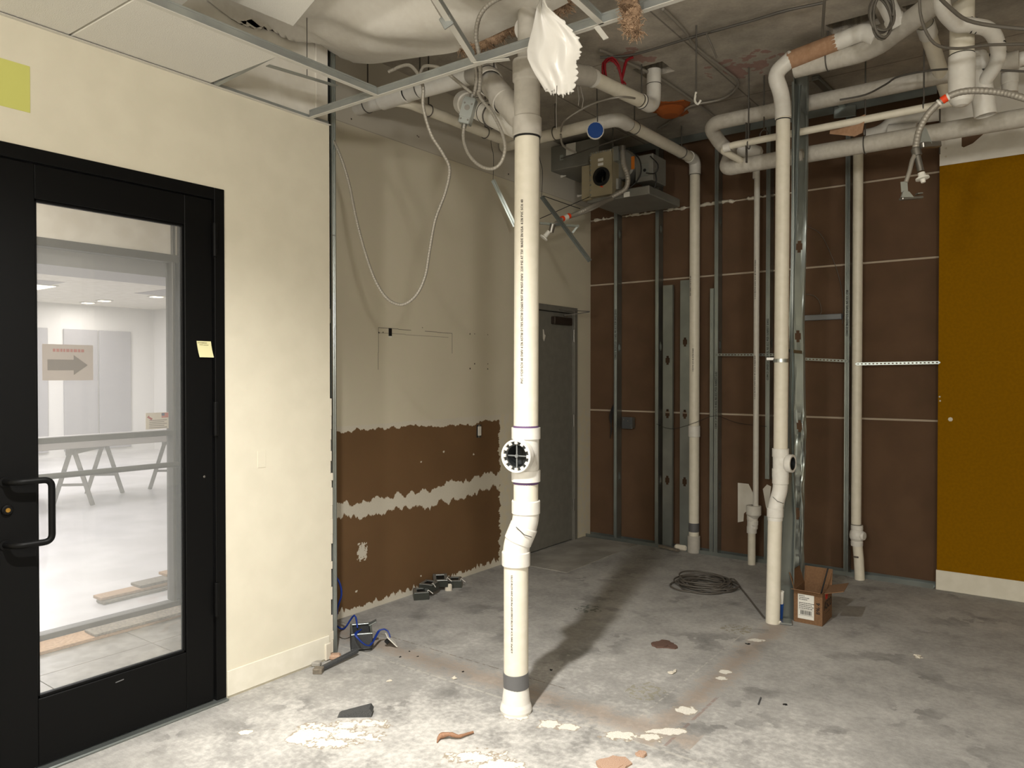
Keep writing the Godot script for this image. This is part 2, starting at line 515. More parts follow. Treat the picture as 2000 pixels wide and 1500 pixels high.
# painted board above, torn brown paper and plaster remains below
func side_wall_texture() -> ImageTexture:
	var w := 1400
	var h := 1386
	var span := 3.72
	var n1 := noise_bytes(w, h, .004, 101, 4)
	var n2 := noise_bytes(w, h, .03, 102, 4)
	var n3 := noise_bytes(w, h, .22, 103, 2)
	var px := span / w
	var paint_a := Color(.795, .765, .685)
	var paint_b := Color(.815, .785, .705)
	var raw := Color(.775, .75, .70)
	var plaster := Color(.80, .775, .715)
	var brown_a := Color(.40, .295, .18)
	var brown_b := Color(.43, .32, .20)
	var cream := Color(.82, .78, .68)
	# ragged lines measured on the wall
	var strip_top := [Vector3(-3.735, 1.237, -3.140), Vector3(-3.735, 1.243, -5.029)]
	var b1_top := [Vector3(-3.735, 1.201, -3.140), Vector3(-3.735, 1.190, -3.211), Vector3(-3.735, 1.208, -3.289), Vector3(-3.735, 1.202, -3.515), Vector3(-3.735, 1.207, -3.862), Vector3(-3.735, 1.193, -3.914), Vector3(-3.735, 1.188, -4.368), Vector3(-3.735, 1.175, -4.522), Vector3(-3.735, 1.197, -4.561), Vector3(-3.735, 1.193, -4.805), Vector3(-3.735, 1.172, -4.894)]
	var b1_bot := [Vector3(-3.735, 0.743, -3.138), Vector3(-3.735, 0.726, -3.331), Vector3(-3.735, 0.731, -3.658), Vector3(-3.735, 0.726, -3.809), Vector3(-3.735, 0.726, -4.077), Vector3(-3.735, 0.750, -4.190), Vector3(-3.735, 0.749, -4.367), Vector3(-3.735, 0.735, -4.459), Vector3(-3.735, 0.769, -4.618), Vector3(-3.735, 0.765, -4.737), Vector3(-3.735, 0.756, -4.894)]
	var b2_top := [Vector3(-3.735, 0.651, -3.137), Vector3(-3.735, 0.632, -3.331), Vector3(-3.735, 0.631, -3.560), Vector3(-3.735, 0.631, -3.808), Vector3(-3.735, 0.597, -3.994), Vector3(-3.735, 0.623, -4.133), Vector3(-3.735, 0.623, -4.367), Vector3(-3.735, 0.622, -4.554), Vector3(-3.735, 0.663, -4.586), Vector3(-3.735, 0.642, -4.894)]
	var right_z: float = Vector3(-3.735, 0.862, -4.859).z
	var seam_y := 3.19
	var holes := []
	for q in [Vector3(-3.735, 0.991, -4.173), Vector3(-3.735, 0.940, -3.930), Vector3(-3.735, 0.945, -4.522), Vector3(-3.735, 0.113, -3.923), Vector3(-3.735, 0.145, -3.311), Vector3(-3.735, 0.442, -3.388)]:
		holes.append([q, .009])
	var patch := Vector3(-3.735, 0.398, -3.365)
	var specks := []
	for q in [Vector3(-3.735, 1.911, -3.942), Vector3(-3.735, 1.890, -4.479), Vector3(-3.735, 1.892, -4.536), Vector3(-3.735, 1.892, -4.704), Vector3(-3.735, 1.655, -4.536), Vector3(-3.735, 1.657, -4.704), Vector3(-3.735, 1.618, -4.479), Vector3(-3.735, 1.619, -4.704), Vector3(-3.735, 1.854, -3.517), Vector3(-3.735, 1.860, -3.555), Vector3(-3.735, 3.232, -3.278), Vector3(-3.735, 3.281, -3.892), Vector3(-3.735, 3.274, -3.908), Vector3(-3.735, 3.241, -4.979)]:
		specks.append([q, .0055])
	var lines := []
	for q in [[Vector3(-3.735, 1.889, -3.512), Vector3(-3.735, 1.887, -3.827)], [Vector3(-3.735, 1.854, -3.512), Vector3(-3.735, 1.852, -4.226)], [Vector3(-3.735, 1.889, -3.512), Vector3(-3.735, 1.605, -3.511)], [Vector3(-3.735, 1.884, -4.267), Vector3(-3.735, 1.733, -4.267)], [Vector3(-3.735, 1.886, -3.969), Vector3(-3.735, 1.884, -4.267)]]:
		lines.append(q)
	var t_strip := []
	var t_b1 := []
	var t_b1b := []
	var t_b2 := []
	var t_bot := []
	for i in w:
		var z := -2.6 - (i + .5) * px
		var r1 := (n2[i + 300 * w] / 255.0 - .5) * .045 + (n3[i + 40 * w] / 255.0 - .5) * .008
		var r2 := (n2[i + 700 * w] / 255.0 - .5) * .07 + (n3[i + 90 * w] / 255.0 - .5) * .012
		var r3 := (n2[i + 900 * w] / 255.0 - .5) * .08 + (n3[i + 190 * w] / 255.0 - .5) * .016
		t_strip.append(edge_y(strip_top, z))
		t_b1.append(edge_y(b1_top, z) + r1)
		t_b1b.append(edge_y(b1_bot, z) + r2)
		t_b2.append(edge_y(b2_top, z) + r3)
		t_bot.append(.03 + absf(n2[i + 1100 * w] / 255.0 - .5) * .12)
	var o := PackedByteArray()
	o.resize(w * h * 3)
	for j in h:
		var y := 3.68 * (1.0 - (j + .5) / h)
		var rz := right_z + (n2[j * w + 200] / 255.0 - .5) * .08 + (n3[j * w + 60] / 255.0 - .5) * .02
		for i in w:
			var k := j * w + i
			var z := -2.6 - (i + .5) * px
			var a := n1[k] / 255.0
			var c := paint_a.lerp(paint_b, a)
			if y > seam_y:
				c = raw if y > seam_y + .004 else Color(.68, .65, .60)
			elif y < t_strip[i]:
				c = plaster
				if n3[k] > 170: c = plaster.darkened(.02)
				if z < rz:
					c = cream.lerp(plaster, clampf(n2[k] / 255.0 * 2.0 - .5, 0, 1))
				elif y < t_b1[i] and y > t_b1b[i]:
					c = brown_a.lerp(brown_b, a)
				elif y < t_b2[i] and y > t_bot[i]:
					c = brown_a.lerp(brown_b, a)
			o[k * 3] = int(c.r * 255); o[k * 3 + 1] = int(c.g * 255); o[k * 3 + 2] = int(c.b * 255)
	var img := Image.create_from_data(w, h, false, Image.FORMAT_RGB8, o)
	var blot := func(q: Vector3, rad: float, col: Color, tall: float) -> void:
		var ci := int((-2.6 - q.z) / px)
		var cj := int((1.0 - q.y / 3.68) * h)
		var rr := int(rad / px) + 1
		for dj in range(-int(rr * tall) - 1, int(rr * tall) + 2):
			for di in range(-rr, rr + 1):
				var f := sqrt(float(di * di) + float(dj * dj) / (tall * tall)) * px / rad
				if ci + di < 0 or ci + di >= w or cj + dj < 0 or cj + dj >= h: continue
				if f + (n2[((cj + dj) * 3 % h) * w + ((ci + di) * 3) % w] / 255.0 - .5) * 1.6 < 1.0:
					img.set_pixel(ci + di, cj + dj, col)
	for q in holes: blot.call(q[0], q[1], plaster, .7)
	blot.call(patch, .045, plaster, 1.3)
	for q in specks: blot.call(q[0], q[1], Color(.25, .22, .18), 1.0)
	for q in lines:
		for s in 400:
			var p: Vector3 = (q[0] as Vector3).lerp(q[1], s / 400.0)
			var ii := int((-2.6 - p.z) / px)
			var jj := int((1.0 - p.y / 3.68) * h)
			img.set_pixel(ii, jj, img.get_pixel(ii, jj).darkened(.28))
	return ImageTexture.create_from_image(img)

# worn concrete: grey mottling, dried skim coat with the light pool painted in, plaster crusts and the lines left by removed walls
const FX := -3.9
const FZ := -6.5
const FS := 5.7
func floor_texture() -> ImageTexture:
	var w := 2048
	var px := FS / w
	var n1 := noise_bytes(w, w, .0028, 201, 5)
	var n2 := noise_bytes(w, w, .012, 202, 5)
	var n3 := noise_bytes(w, w, .07, 203, 4)
	var n4 := noise_bytes(w, w, .3, 204, 2)
	var n5 := noise_bytes(w, w, .006, 205, 4)
	var crust := []
	for q in [[Vector3(-2.583, 0.000, -2.123), .20, .07], [Vector3(-2.625, 0.000, -2.046), .12, .05], [Vector3(-2.555, 0.000, -2.245), .12, .04], [Vector3(-2.484, 0.000, -2.083), .10, .035], [Vector3(-1.933, 0.000, -2.355), .12, .05], [Vector3(-1.794, 0.000, -2.364), .1, .05], [Vector3(-2.009, 0.000, -2.744), .06, .03], [Vector3(-1.767, 0.000, -2.800), .06, .03], [Vector3(-1.850, 0.000, -2.781), .05, .03], [Vector3(-1.541, 0.000, -2.880), .08, .03], [Vector3(-1.420, 0.000, -3.010), .09, .022], [Vector3(-1.412, 0.000, -3.266), .05, .03], [Vector3(-1.432, 0.000, -2.932), .05, .03], [Vector3(-1.414, 0.000, -3.725), .04, .02], [Vector3(-1.429, 0.000, -3.821), .03, .02], [Vector3(-1.462, 0.000, -4.384), .05, .02], [Vector3(-2.879, 0.000, -1.915), .03, .015], [Vector3(-0.642, -0.000, -4.664), .03, .02]]:
		crust.append(q)
	var p_seam: float = Vector3(-2.448, 0.000, -2.861).z
	var x_strip: float = Vector3(-1.399, 0.000, -3.295).x
	var o := PackedByteArray()
	o.resize(w * w * 3)
	for j in w:
		var z := FZ + (j + .5) * px
		for i in w:
			var k := j * w + i
			var x := FX + (i + .5) * px
			var a := n1[k] / 255.0
			var b := n2[k] / 255.0
			var c := n3[k] / 255.0
			var d := n4[k] / 255.0
			var e := n5[k] / 255.0
			var g := .615 + (a - .5) * .09 + (b - .5) * .09 + (c - .5) * .075 + (d - .5) * .06
			# dark smudges in clear patches
			if e > .58 and b < .48: g -= (e - .58) * .34
			# fine trowel streaks
			g += (n3[((j * 3) % w) * w + i / 2] / 255.0 - .5) * .05
			# white skim residue: noisy patches, thickened by near, which paints in the foreground pool of light
			var near := clampf(1.35 - Vector2(x + 1.6, (z + 2.2) * 1.1).length() * .62, 0.0, 1.0)
			var m := b * .36 + c * .34 + a * .30 + near * .50 - .78
			var s := clampf(m * 2.6, 0.0, 1.0)
			g = lerpf(g, .77 + (d - .5) * .1 + (c - .5) * .12, s * .75)
			var r := g * 1.0
			var gg := g * .985
			var bb := g * .958
			# pinkish bed of the removed partitions, broken by wear
			var zs := z - p_seam
			var bed := 0.0
			if zs < -.01 and zs > -.30 and x < -1.25: bed = 1.0 - absf(zs + .14) / .16
			if z < p_seam and z > -4.75: bed = maxf(bed, 1.0 - absf(x - x_strip + .03) / .13)
			bed = clampf(bed * 1.6 + b + c - 1.55, 0.0, 1.0) * .55
			r = lerpf(r, .56, bed); gg = lerpf(gg, .49, bed); bb = lerpf(bb, .43, bed)
			if (absf(zs) < .006 and c > .35 and x < -.2) or (absf(x - x_strip + .16) < .004 and z < p_seam - .2 and z > -4.7 and c > .5):
				r = lerpf(r, .72, .5); gg = lerpf(gg, .70, .5); bb = lerpf(bb, .66, .5)
			if absf(x - x_strip - .05) < .006 and z > -3.5 and z < -2.9 and c > .42:
				r = lerpf(r, .45, .35); gg = lerpf(gg, .33, .35); bb = lerpf(bb, .30, .35)
			# expansion line
			if absf(zs + .275) < .004 and x < -2.0 and c > .45:
				r *= .78; gg *= .75; bb *= .72
			o[k * 3] = int(clampf(r, 0, 1) * 255); o[k * 3 + 1] = int(clampf(gg, 0, 1) * 255); o[k * 3 + 2] = int(clampf(bb, 0, 1) * 255)
	var img := Image.create_from_data(w, w, false, Image.FORMAT_RGB8, o)
	for q in crust:
		var c0: Vector3 = q[0]
		var ci := int((c0.x - FX) / px)
		var cj := int((c0.z - FZ) / px)
		var rr := int(q[1] * 1.4 / px)
		for dj in range(-rr, rr + 1):
			for di in range(-rr, rr + 1):
				var ii := ci + di
				var jj := cj + dj
				if ii < 0 or jj < 0 or ii >= w or jj >= w: continue
				# long axis across the view
				var u := (di * .803 - dj * .596) * px / float(q[1])
				var v := (di * .596 + dj * .803) * px / (float(q[2]) * 1.35)
				var f := sqrt(u * u + v * v) + (n3[jj * w + ii] / 255.0 - .5) * .8 + (n2[jj * w + ii] / 255.0 - .5) * 1.3
				if f < .82:
					var t := .84 + (n4[jj * w + ii] / 255.0 - .5) * .14
					img.set_pixel(ii, jj, Color(t, t * .98, t * .93))
				elif f < .95:
					img.set_pixel(ii, jj, Color(.60, .56, .50))
	# greenish chalk scribble, yellowish spill
	for q in [[Vector3(-2.561, 0.000, -4.315), .12, Color(.20, .24, .21)], [Vector3(-1.617, 0.000, -4.513), .12, Color(.44, .41, .30)], [Vector3(-1.652, 0.000, -3.354), .14, Color(.47, .45, .35)]]:
		var c1: Vector3 = q[0]
		var ci2 := int((c1.x - FX) / px)
		var cj2 := int((c1.z - FZ) / px)
		var r2 := int(q[1] / px)
		for dj in range(-r2, r2 + 1):
			for di in range(-r2, r2 + 1):
				var ii := clampi(ci2 + di, 0, w - 1)
				var jj := clampi(cj2 + dj, 0, w - 1)
				if n3[jj * w + ii] > 138 and Vector2(di, dj).length() < r2 * (.4 + n2[jj * w + ii] / 255.0 * .7):
					img.set_pixel(ii, jj, img.get_pixel(ii, jj).lerp(q[2], .45))
	return ImageTexture.create_from_image(img)

# cast concrete deck: board joints, paler and darker form panels, stains
func deck_texture() -> ImageTexture:
	var w := 1024
	var s := 5.12
	var px := s / w
	var n1 := noise_bytes(w, w, .005, 301, 5)
	var n2 := noise_bytes(w, w, .03, 302, 4)
	var n3 := noise_bytes(w, w, .2, 303, 2)
	var red := Vector3(-2.368, 3.680, -4.503)
	var red2 := Vector3(-1.770, 3.680, -5.050)
	var o := PackedByteArray()
	o.resize(w * w * 3)
	for j in w:
		var z := -6.5 + (j + .5) * px
		for i in w:
			var k := j * w + i
			var x := -4.0 + (i + .5) * px
			var a := n1[k] / 255.0
			var b := n2[k] / 255.0
			var g := .63 + (a - .5) * .16 + (b - .5) * .10 + (n3[k] / 255.0 - .5) * .05
			if x > -1.63 and z > -3.95 + (b - .5) * .03: g += .07
			if x > -1.36 and x < -1.02 and z > -4.2: g -= .12
			if absf(x + 1.95) < .004 or absf(z + 4.45) < .004 or absf(z + 5.6) < .004 or absf(x + 3.1) < .004: g *= .72
			var r := g
			var gg := g * .955
			var bb := g * .885
			var f := minf(Vector2(x - red.x, z - red.z).length() / .20, Vector2(x - red2.x, z - red2.z).length() / .28)
			if f < 1.0 and b > .35 + f * .35:
				r = lerpf(r, .50, .4); gg = lerpf(gg, .26, .4); bb = lerpf(bb, .25, .4)
			o[k * 3] = int(clampf(r, 0, 1) * 255); o[k * 3 + 1] = int(clampf(gg, 0, 1) * 255); o[k * 3 + 2] = int(clampf(bb, 0, 1) * 255)
	return ImageTexture.create_from_image(Image.create_from_data(w, w, false, Image.FORMAT_RGB8, o))

func build_shell() -> void:
	# floor: the worn slab in view, plain slab around it
	var fl := structure("floor")
	var fm := mat(Color.WHITE, .8)
	fm.albedo_texture = floor_texture()
	fm.heightmap_enabled = true
	fm.heightmap_texture = ramp_tex(.03, 77, Color.BLACK, Color.WHITE, 5, 512)
	fm.heightmap_scale = .12
	var g := G.new()
	g.quad(V(FX, 0, FZ + FS), V(FX + FS, 0, FZ + FS), V(FX + FS, 0, FZ), V(FX, 0, FZ), Vector3.UP)
	g.bx(V(FX, -.2, FZ), V(FX + FS, -.002, FZ + FS))
	part("worn_slab", g, fm, fl)
	g = G.new()
	g.bx(V(FX + FS, -.2, FZ), V(3.7, 0, FZ + FS))
	g.bx(V(X_LEFT - .12, -.2, FZ + FS), V(3.7, 0, 3.7))
	part("plain_slab", g, M.concrete, fl)
	part("floor_patch", G.new().bx(Vector3(-3.411, 0.000, -4.797) * V(0, 1, 0) + V(X_SIDE, 0, -6.2), V(-3.16, .006, -4.98)), M.concrete, fl)
	# deck
	var dk := structure("ceiling")
	var dm := mat(Color.WHITE, .9)
	dm.albedo_texture = deck_texture()
	g = G.new()
	var ph := Vector3(-2.304, 3.420, -4.681) + V(0, 0, -.07)
	var o1 := Vector3(-1.028, 3.680, -4.861)
	var o2 := Vector3(-0.678, 3.680, -4.856)
	g.slab(-4.0, -6.5, 1.12, -1.38, Y_DECK, Y_DECK + .4, [[ph.x - .11, ph.z - .10, ph.x + .11, ph.z + .10], [o1.x - .15, o1.z - .08, o1.x + .12, o1.z + .10], [o2.x - .09, o2.z - .06, o2.x + .09, o2.z + .07]])
	g.bx(V(-4.0, Y_DECK + .4, -6.5), V(1.12, Y_DECK + .5, -1.38))
	part("deck_panel", g, dm, dk)
	g = G.new()
	g.bx(V(1.12, Y_DECK, -6.5), V(3.7, Y_DECK + .2, -1.38))
	g.bx(V(-4.0, Y_DECK, -1.38), V(3.7, Y_DECK + .2, 3.7))
	part("deck_panel", g, M.concrete, dk)
	# left wall with the glass door: board on steel studs, cut off at its far end
	var wl := structure("wall_left")
	g = G.new()
	g.bx(V(X_LEFT - .13, 0, -1.045), V(X_LEFT, Y_GRID, 3.7))
	g.bx(V(X_LEFT - .13, 2.457, -2.055), V(X_LEFT, Y_GRID, -1.045))
	g.bx(V(X_LEFT - .016, .0, -2.695), V(X_LEFT, Y_GRID, -2.055))
	part("painted_board", g, M.paint, wl)
	g = G.new()
	g.bx(V(X_LEFT - .13, 0, -2.60), V(X_LEFT - .02, Y_GRID, -2.055))
	part("cavity_core", g, M.white, wl)
	g = G.new()
	g.bx(V(X_LEFT - .13, Y_GRID, -2.695), V(X_LEFT - .03, Y_DECK, 3.7))
	part("upper_board", g, M.white, wl)
	# ragged edge of broken gypsum at the cut end
	g = G.new()
	var rng := RandomNumberGenerator.new()
	rng.seed = 5
	var yy := 0.03
	while yy < 1.35:
		var hh := rng.randf_range(.03, .10)
		g.bx(V(X_LEFT - .017, yy, -2.70 - rng.randf_range(.0, .018)), V(X_LEFT - .001, yy + hh, -2.69), .002)
		yy += hh
	part("broken_gypsum_edge", g, M.chip, wl)
	# set-back side wall with the grey door opening (recess 5 cm deep)
	var ws := structure("wall_side")
	var sm := mat(Color.WHITE, .85)
	sm.albedo_texture = side_wall_texture()
	g = G.new()
	var z0 := -2.6
	var z1 := -6.32
	var dz0 := -5.06
	var dz1 := -6.06
	var dy := 2.20
	for q in [[z0, dz0, 0.0, 3.68], [dz0, dz1, dy, 3.68], [dz1, z1, 0.0, 3.68]]:
		g.quad(V(X_SIDE, q[2], q[0]), V(X_SIDE, q[2], q[1]), V(X_SIDE, q[3], q[1]), V(X_SIDE, q[3], q[0]), Vector3.RIGHT,
			V2((z0 - q[0]) / 3.72, 1.0 - q[2] / 3.68), V2((z0 - q[1]) / 3.72, 1.0 - q[3] / 3.68))
	part("board_face", g, sm, ws)
	g = G.new()
	g.bx(V(X_SIDE - .12, 0, dz0), V(X_SIDE - .001, Y_DECK, z0))
	g.bx(V(X_SIDE - .12, dy, dz1), V(X_SIDE - .001, Y_DECK, dz0))
	g.bx(V(X_SIDE - .12, 0, -6.45), V(X_SIDE - .001, Y_DECK, dz1))
	g.bx(V(X_SIDE - .12, 0, dz1), V(X_SIDE - .09, dy, dz0))
	part("wall_core", g, M.white, ws)
	g = G.new()
	g.bx(V(X_SIDE - .01, 0, -2.66), V(X_LEFT - .12, Y_DECK, -2.56))  # unseen closure added to stop corridor light coming through
	part("light_stop_board", g, M.white, ws)
	# back wall: brown paper-faced boards, pale paper edges showing in the joints
	var wb := structure("wall_back")
	part("wall_core", G.new().bx(V(X_SIDE, 0, Z_BACK - .14), V(3.7, Y_DECK, Z_BACK - .012)), M.paper_edge, wb)
	for q in [[.0, 1.219], [1.235, 2.434], [2.450, 3.062], [3.078, Y_DECK]]:
		part("drywall_board", G.new().bx(V(X_SIDE + .001, q[0], Z_BACK - .0125), V(-.70, q[1], Z_BACK), .002), M.paper, wb)
	# squeezed-out plaster along the upper joint
	g = G.new()
	rng.seed = 8
	for sp in [[-3.70, -3.40], [-3.36, -2.72], [-2.66, -2.28], [-2.20, -1.95]]:
		var pp := []
		var rr := []
		var x: float = sp[0]
		while x < sp[1]:
			pp.append(V(x, 3.070 + rng.randf_range(-.006, .008), Z_BACK - .001))
			rr.append(rng.randf_range(.003, .013) if rng.randf() < .75 else .017)
			x += rng.randf_range(.012, .03)
		rr[0] = .002; rr[-1] = .002
		g.tube(pp, rr, 8)
	part("joint_plaster", g, M.chip, wb)
	g = G.new()
	for q in [[Vector3(-2.262, 0.638, -6.315), Vector3(-2.261, 0.297, -6.315), Vector3(-2.212, 0.311, -6.315), Vector3(-2.208, 0.378, -6.315), Vector3(-2.124, 0.466, -6.315), Vector3(-2.125, 0.553, -6.315), Vector3(-2.169, 0.637, -6.315)], [Vector3(-2.047, 0.604, -6.315), Vector3(-2.020, 0.455, -6.315), Vector3(-2.003, 0.414, -6.315), Vector3(-1.978, 0.632, -6.315), Vector3(-2.012, 0.646, -6.315)]]:
		var pl := PackedVector2Array()
		for p in q: pl.append(V2(p.x, p.y))
		g.prism(at(V(0, 0, Z_BACK - .001)), pl, .003)
	part("plaster_patch", g, M.white, wb)
	# steel floor and head tracks
	var tr := thing("floor_track", "long steel floor track along the foot of the brown wall", "track", V(-2.2, 0, Z_BACK + .05))
	part("channel", G.new().bx(V(X_SIDE + .01, 0, Z_BACK + .004), V(-.765, .003, Z_BACK + .1)), M.zinc, tr)
	part("lip", G.new().bx(V(X_SIDE + .01, .003, Z_BACK + .098), V(-.765, .032, Z_BACK + .1)), M.zinc, tr)
	part("lip", G.new().bx(V(X_SIDE + .01, .003, Z_BACK + .004), V(-.765, .032, Z_BACK + .006)), M.zinc, tr)
	tr = thing("head_track", "steel head track under the deck over the brown wall", "track", V(-2.2, Y_DECK, Z_BACK + .05))
	part("channel", G.new().bx(V(X_SIDE + .01, Y_DECK - .004, Z_BACK + .004), V(-.765, Y_DECK - .001, Z_BACK + .1)), M.zinc, tr)
	part("lip", G.new().bx(V(X_SIDE + .01, Y_DECK - .065, Z_BACK + .098), V(-.765, Y_DECK - .003, Z_BACK + .1)), M.zinc, tr)
	# yellow wall with white band above
	var wy := structure("wall_right_of_studs")
	wy.name = "wall_yellow"
	part("yellow_board", G.new().bx(V(-.745, .10, Z_BACK), V(3.7, 3.085, Z_YELLOW), .002), M.yellow, wy)
	part("white_band", G.new().bx(V(-.745, 3.085, Z_BACK), V(3.7, Y_DECK, Z_YELLOW)), M.white, wy)
	part("nail_patch", G.new().lathe(along(Vector3(-0.665, 1.248, -6.210), Vector3.BACK), [V2(.016, 0), V2(.014, .002), V2(0, .003)], 7), M.chip, wy)
	g = G.new()
	for q in [[Vector3(-0.608, 3.203, -6.210), Vector3(-0.595, 3.193, -6.210), Vector3(-0.539, 3.212, -6.210), Vector3(-0.466, 3.274, -6.210), Vector3(-0.608, 3.280, -6.210)]]:
		var pl := PackedVector2Array()
		for p in q: pl.append(V2(p.x, p.y))
		g.prism(at(V(0, 0, Z_YELLOW - .001)), pl, .002)
	part("torn_paper_patch", g, M.paper, wy)
	for q in [Vector3(-0.734, 1.410, -6.210), Vector3(-0.731, 1.380, -6.210), Vector3(-0.706, 3.206, -6.210), Vector3(-0.706, 3.147, -6.210)]:
		part("screw_head", G.new().lathe(along(q, Vector3.BACK), [V2(.007, 0), V2(.006, .002), V2(0, .003)], 6), M.chip, wy)
	var bb := structure("baseboard_back")
	part("board", G.new().bx(V(-.75, 0, Z_BACK), V(3.7, .145, Z_YELLOW + .004), .003), M.base, bb)
	# baseboard on the left wall, its scribed top line a real step
	bb = structure("baseboard_left")
	part("board", G.new().bx(V(X_LEFT, .012, -2.68), V(X_LEFT + .008, .135, -2.06), .002), M.base, bb)
	part("loose_end", G.new().box(Transform3D(Basis(Vector3.UP, .15), V(X_LEFT + .008, .05, -2.668)), V(.012, .09, .04), .003), M.chip, bb)
	# unseen rest of the room, so that the light stays in
	part("board", G.new().bx(V(3.6, 0, -6.45), V(3.75, Y_DECK, 3.75)), M.paint, structure("wall_right"))
	part("board", G.new().bx(V(X_LEFT, 0, 3.6), V(3.7, Y_DECK, 3.75)), M.paint, structure("wall_front"))

# ================================================================ corridor and the far room behind the glass door
func build_beyond() -> void:
	var xs := -4.80
	# corridor tiles (0.6 m, recessed joints)
	var fl := structure("floor_corridor")
	part("bed", G.new().bx(V(-4.95, -.2, -6.4), V(X_LEFT - .13, -.008, 2.6)), M.greywood, fl)
	for i in 3:
		for k in 13:
			var lo := V(xs + .02 + i * .5, -.006, -5.95 + k * .62)
			var past: bool = lo.z < -2.56
			if past and i == 2: continue
			var x_end := minf(lo.x + .498, X_SIDE - .13 if past else X_LEFT - .135)
			part("floor_tile", G.new().bx(lo + V(.002, 0, .002), V(x_end, 0, lo.z + .618), .001), M.tilefloor, fl)
	part("threshold", G.new().bx(V(X_LEFT - .13, 0, -2.055), V(X_LEFT + .03, .012, -1.045), .004), M.zinc, fl)
	var ff := structure("floor_far")
	part("slab", G.new().bx(V(-15.6, -.2, -8.3), V(-4.95, 0, 2.6)), M.far_floor, ff)
	var cl := structure("ceiling_far")
	part("panel", G.new().bx(V(-15.6, 2.935, -8.3), V(X_SIDE - .12, 3.05, 2.6)), M.white, cl)
	part("panel", G.new().bx(V(X_SIDE - .12, 2.935, -2.56), V(X_LEFT - .13, 3.05, 2.6)), M.white, cl)
	for q in [[-8.5, -4.6], [-8.5, -3.2], [-11.0, -5.2], [-12.5, -6.8], [-13.0, -4.9]]:
		part("recessed_panel", G.new().bx(V(q[0], 2.93, q[1]), V(q[0] + 1.15, 2.936, q[1] + .55)), M.far_panel, cl)
	var wf := structure("wall_far")
	part("board", G.new().bx(V(-15.6, 0, -8.3), V(-15.4, 3.0, 2.6)), M.far_wall, wf)
	for q in [-7.6, -6.95, -6.05, -5.4]:
		part("wall_panel", G.new().bx(V(-15.4, .1, q), V(-15.36, 2.45, q + .62), .005), M.far_panel, wf)
	part("board", G.new().bx(V(-15.6, 0, -8.3), V(-4.95, 3.0, -8.1)), M.far_wall, structure("wall_far_end"))
	part("board", G.new().bx(V(-15.6, 0, 2.5), V(X_LEFT - .13, 3.0, 2.65)), M.far_wall, structure("wall_far_near"))
	part("board", G.new().bx(V(-4.95, 0, -6.45), V(X_SIDE - .12, 3.0, -6.3)), M.far_wall, structure("wall_corridor_end"))
	# glazed partition on the far side of the corridor
	var sf := structure("window_1", "glazed aluminium partition seen through the glass door", "partition")
	part("head_panel", G.new().bx(V(xs - .06, 2.36, -6.3), V(xs, 2.94, 2.5)), M.white, sf)
	part("transom_rail", G.new().bx(V(xs - .06, 2.32, -6.3), V(xs + .02, 2.37, 2.5), .003), M.alu, sf)
	part("middle_rail", G.new().bx(V(xs - .06, 1.165, -6.3), V(xs + .015, 1.20, -2.74), .003), M.alu, sf)
	part("middle_rail", G.new().bx(V(xs - .06, 1.165, -2.66), V(xs + .015, 1.20, 2.5), .003), M.alu, sf)
	part("push_bar", G.new().tube([V(xs + .05, .975, -2.66), V(xs + .05, .985, .5)], .018, 10), M.alu, sf)
	part("sill_rail", G.new().bx(V(xs - .06, 0, -6.3), V(xs + .02, .05, 2.5), .003), M.alu, sf)
	for q in [-2.655, -2.70, -2.745, .55]:
		part("mullion", G.new().bx(V(xs - .07, .05, q - .012), V(xs + .03 - absf(q + 2.70) * .3, 2.94, q + .012), .004), M.alu, sf)
	part("pane", G.new().bx(V(xs - .03, .05, -6.3), V(xs - .024, 2.32, -2.77)), M.glass, sf)
	part("pane", G.new().bx(V(xs - .03, .05, -2.63), V(xs - .024, 2.32, .52)), M.glass, sf)
	# paper sign with an arrow, taped to that glass
	var sc := Vector3(-4.800, 1.644, -2.008)
	var sg := thing("paper_sign", "paper sign with a brown arrow behind the door glass", "sign", sc)
	var tb := Transform3D(Basis(V(0, 0, -1), V(0, 1, 0), V(1, 0, 0)), V(xs - .016, sc.y, sc.z))
	part("paper", G.new().box(tb, V(.285, .215, .001)), mat(Color(.66, .61, .58), .9), sg)
	part("arrow", G.new().prism(tb * Transform3D(Basis(), V(0, -.015, .001)), PackedVector2Array([V2(-.115, -.032), V2(.03, -.032), V2(.03, -.06), V2(.11, 0), V2(.03, .06), V2(.03, .032), V2(-.115, .032)]), .0006), mat(Color(.40, .345, .30), .9), sg)
	var g := G.new()
	var rng := RandomNumberGenerator.new()
	rng.seed = 3
	var u := -.085
	while u < .09:
		var ww := rng.randf_range(.008, .02)
		g.box(tb * Transform3D(Basis(), V(u + ww * .5, .072, .001)), V(ww, .018, .0006))
		u += ww + .005
	bits("red_lettering", g, mat(Color(.62, .34, .30), .9), sg)
	# small company card with a flag
	var cc := Vector3(-4.800, 1.266, -2.554)
	sg = thing("glass_card", "small printed card with a flag stuck low on the glass", "card", cc)
	tb = Transform3D(Basis(V(0, 0, -1), V(0, 1, 0), V(1, 0, 0)), V(xs - .018, cc.y, cc.z))
	part("paper", G.new().box(tb, V(.155, .108, .001)), mat(Color(.80, .76, .70), .8), sg)
	part("emblem", G.new().prism(tb * Transform3D(Basis(), V(-.05, .02, .001)), PackedVector2Array([V2(-.02, .005), V2(-.005, .018), V2(-.003, .008), V2(.018, -.004), V2(.008, -.016), V2(.002, -.008)]), .0006), mat(Color(.60, .12, .10), .8), sg)
	part("flag", G.new().box(tb * Transform3D(Basis(), V(.052, .035, .001)), V(.046, .032, .0008)), mat(Color(.70, .40, .36), .8), sg)
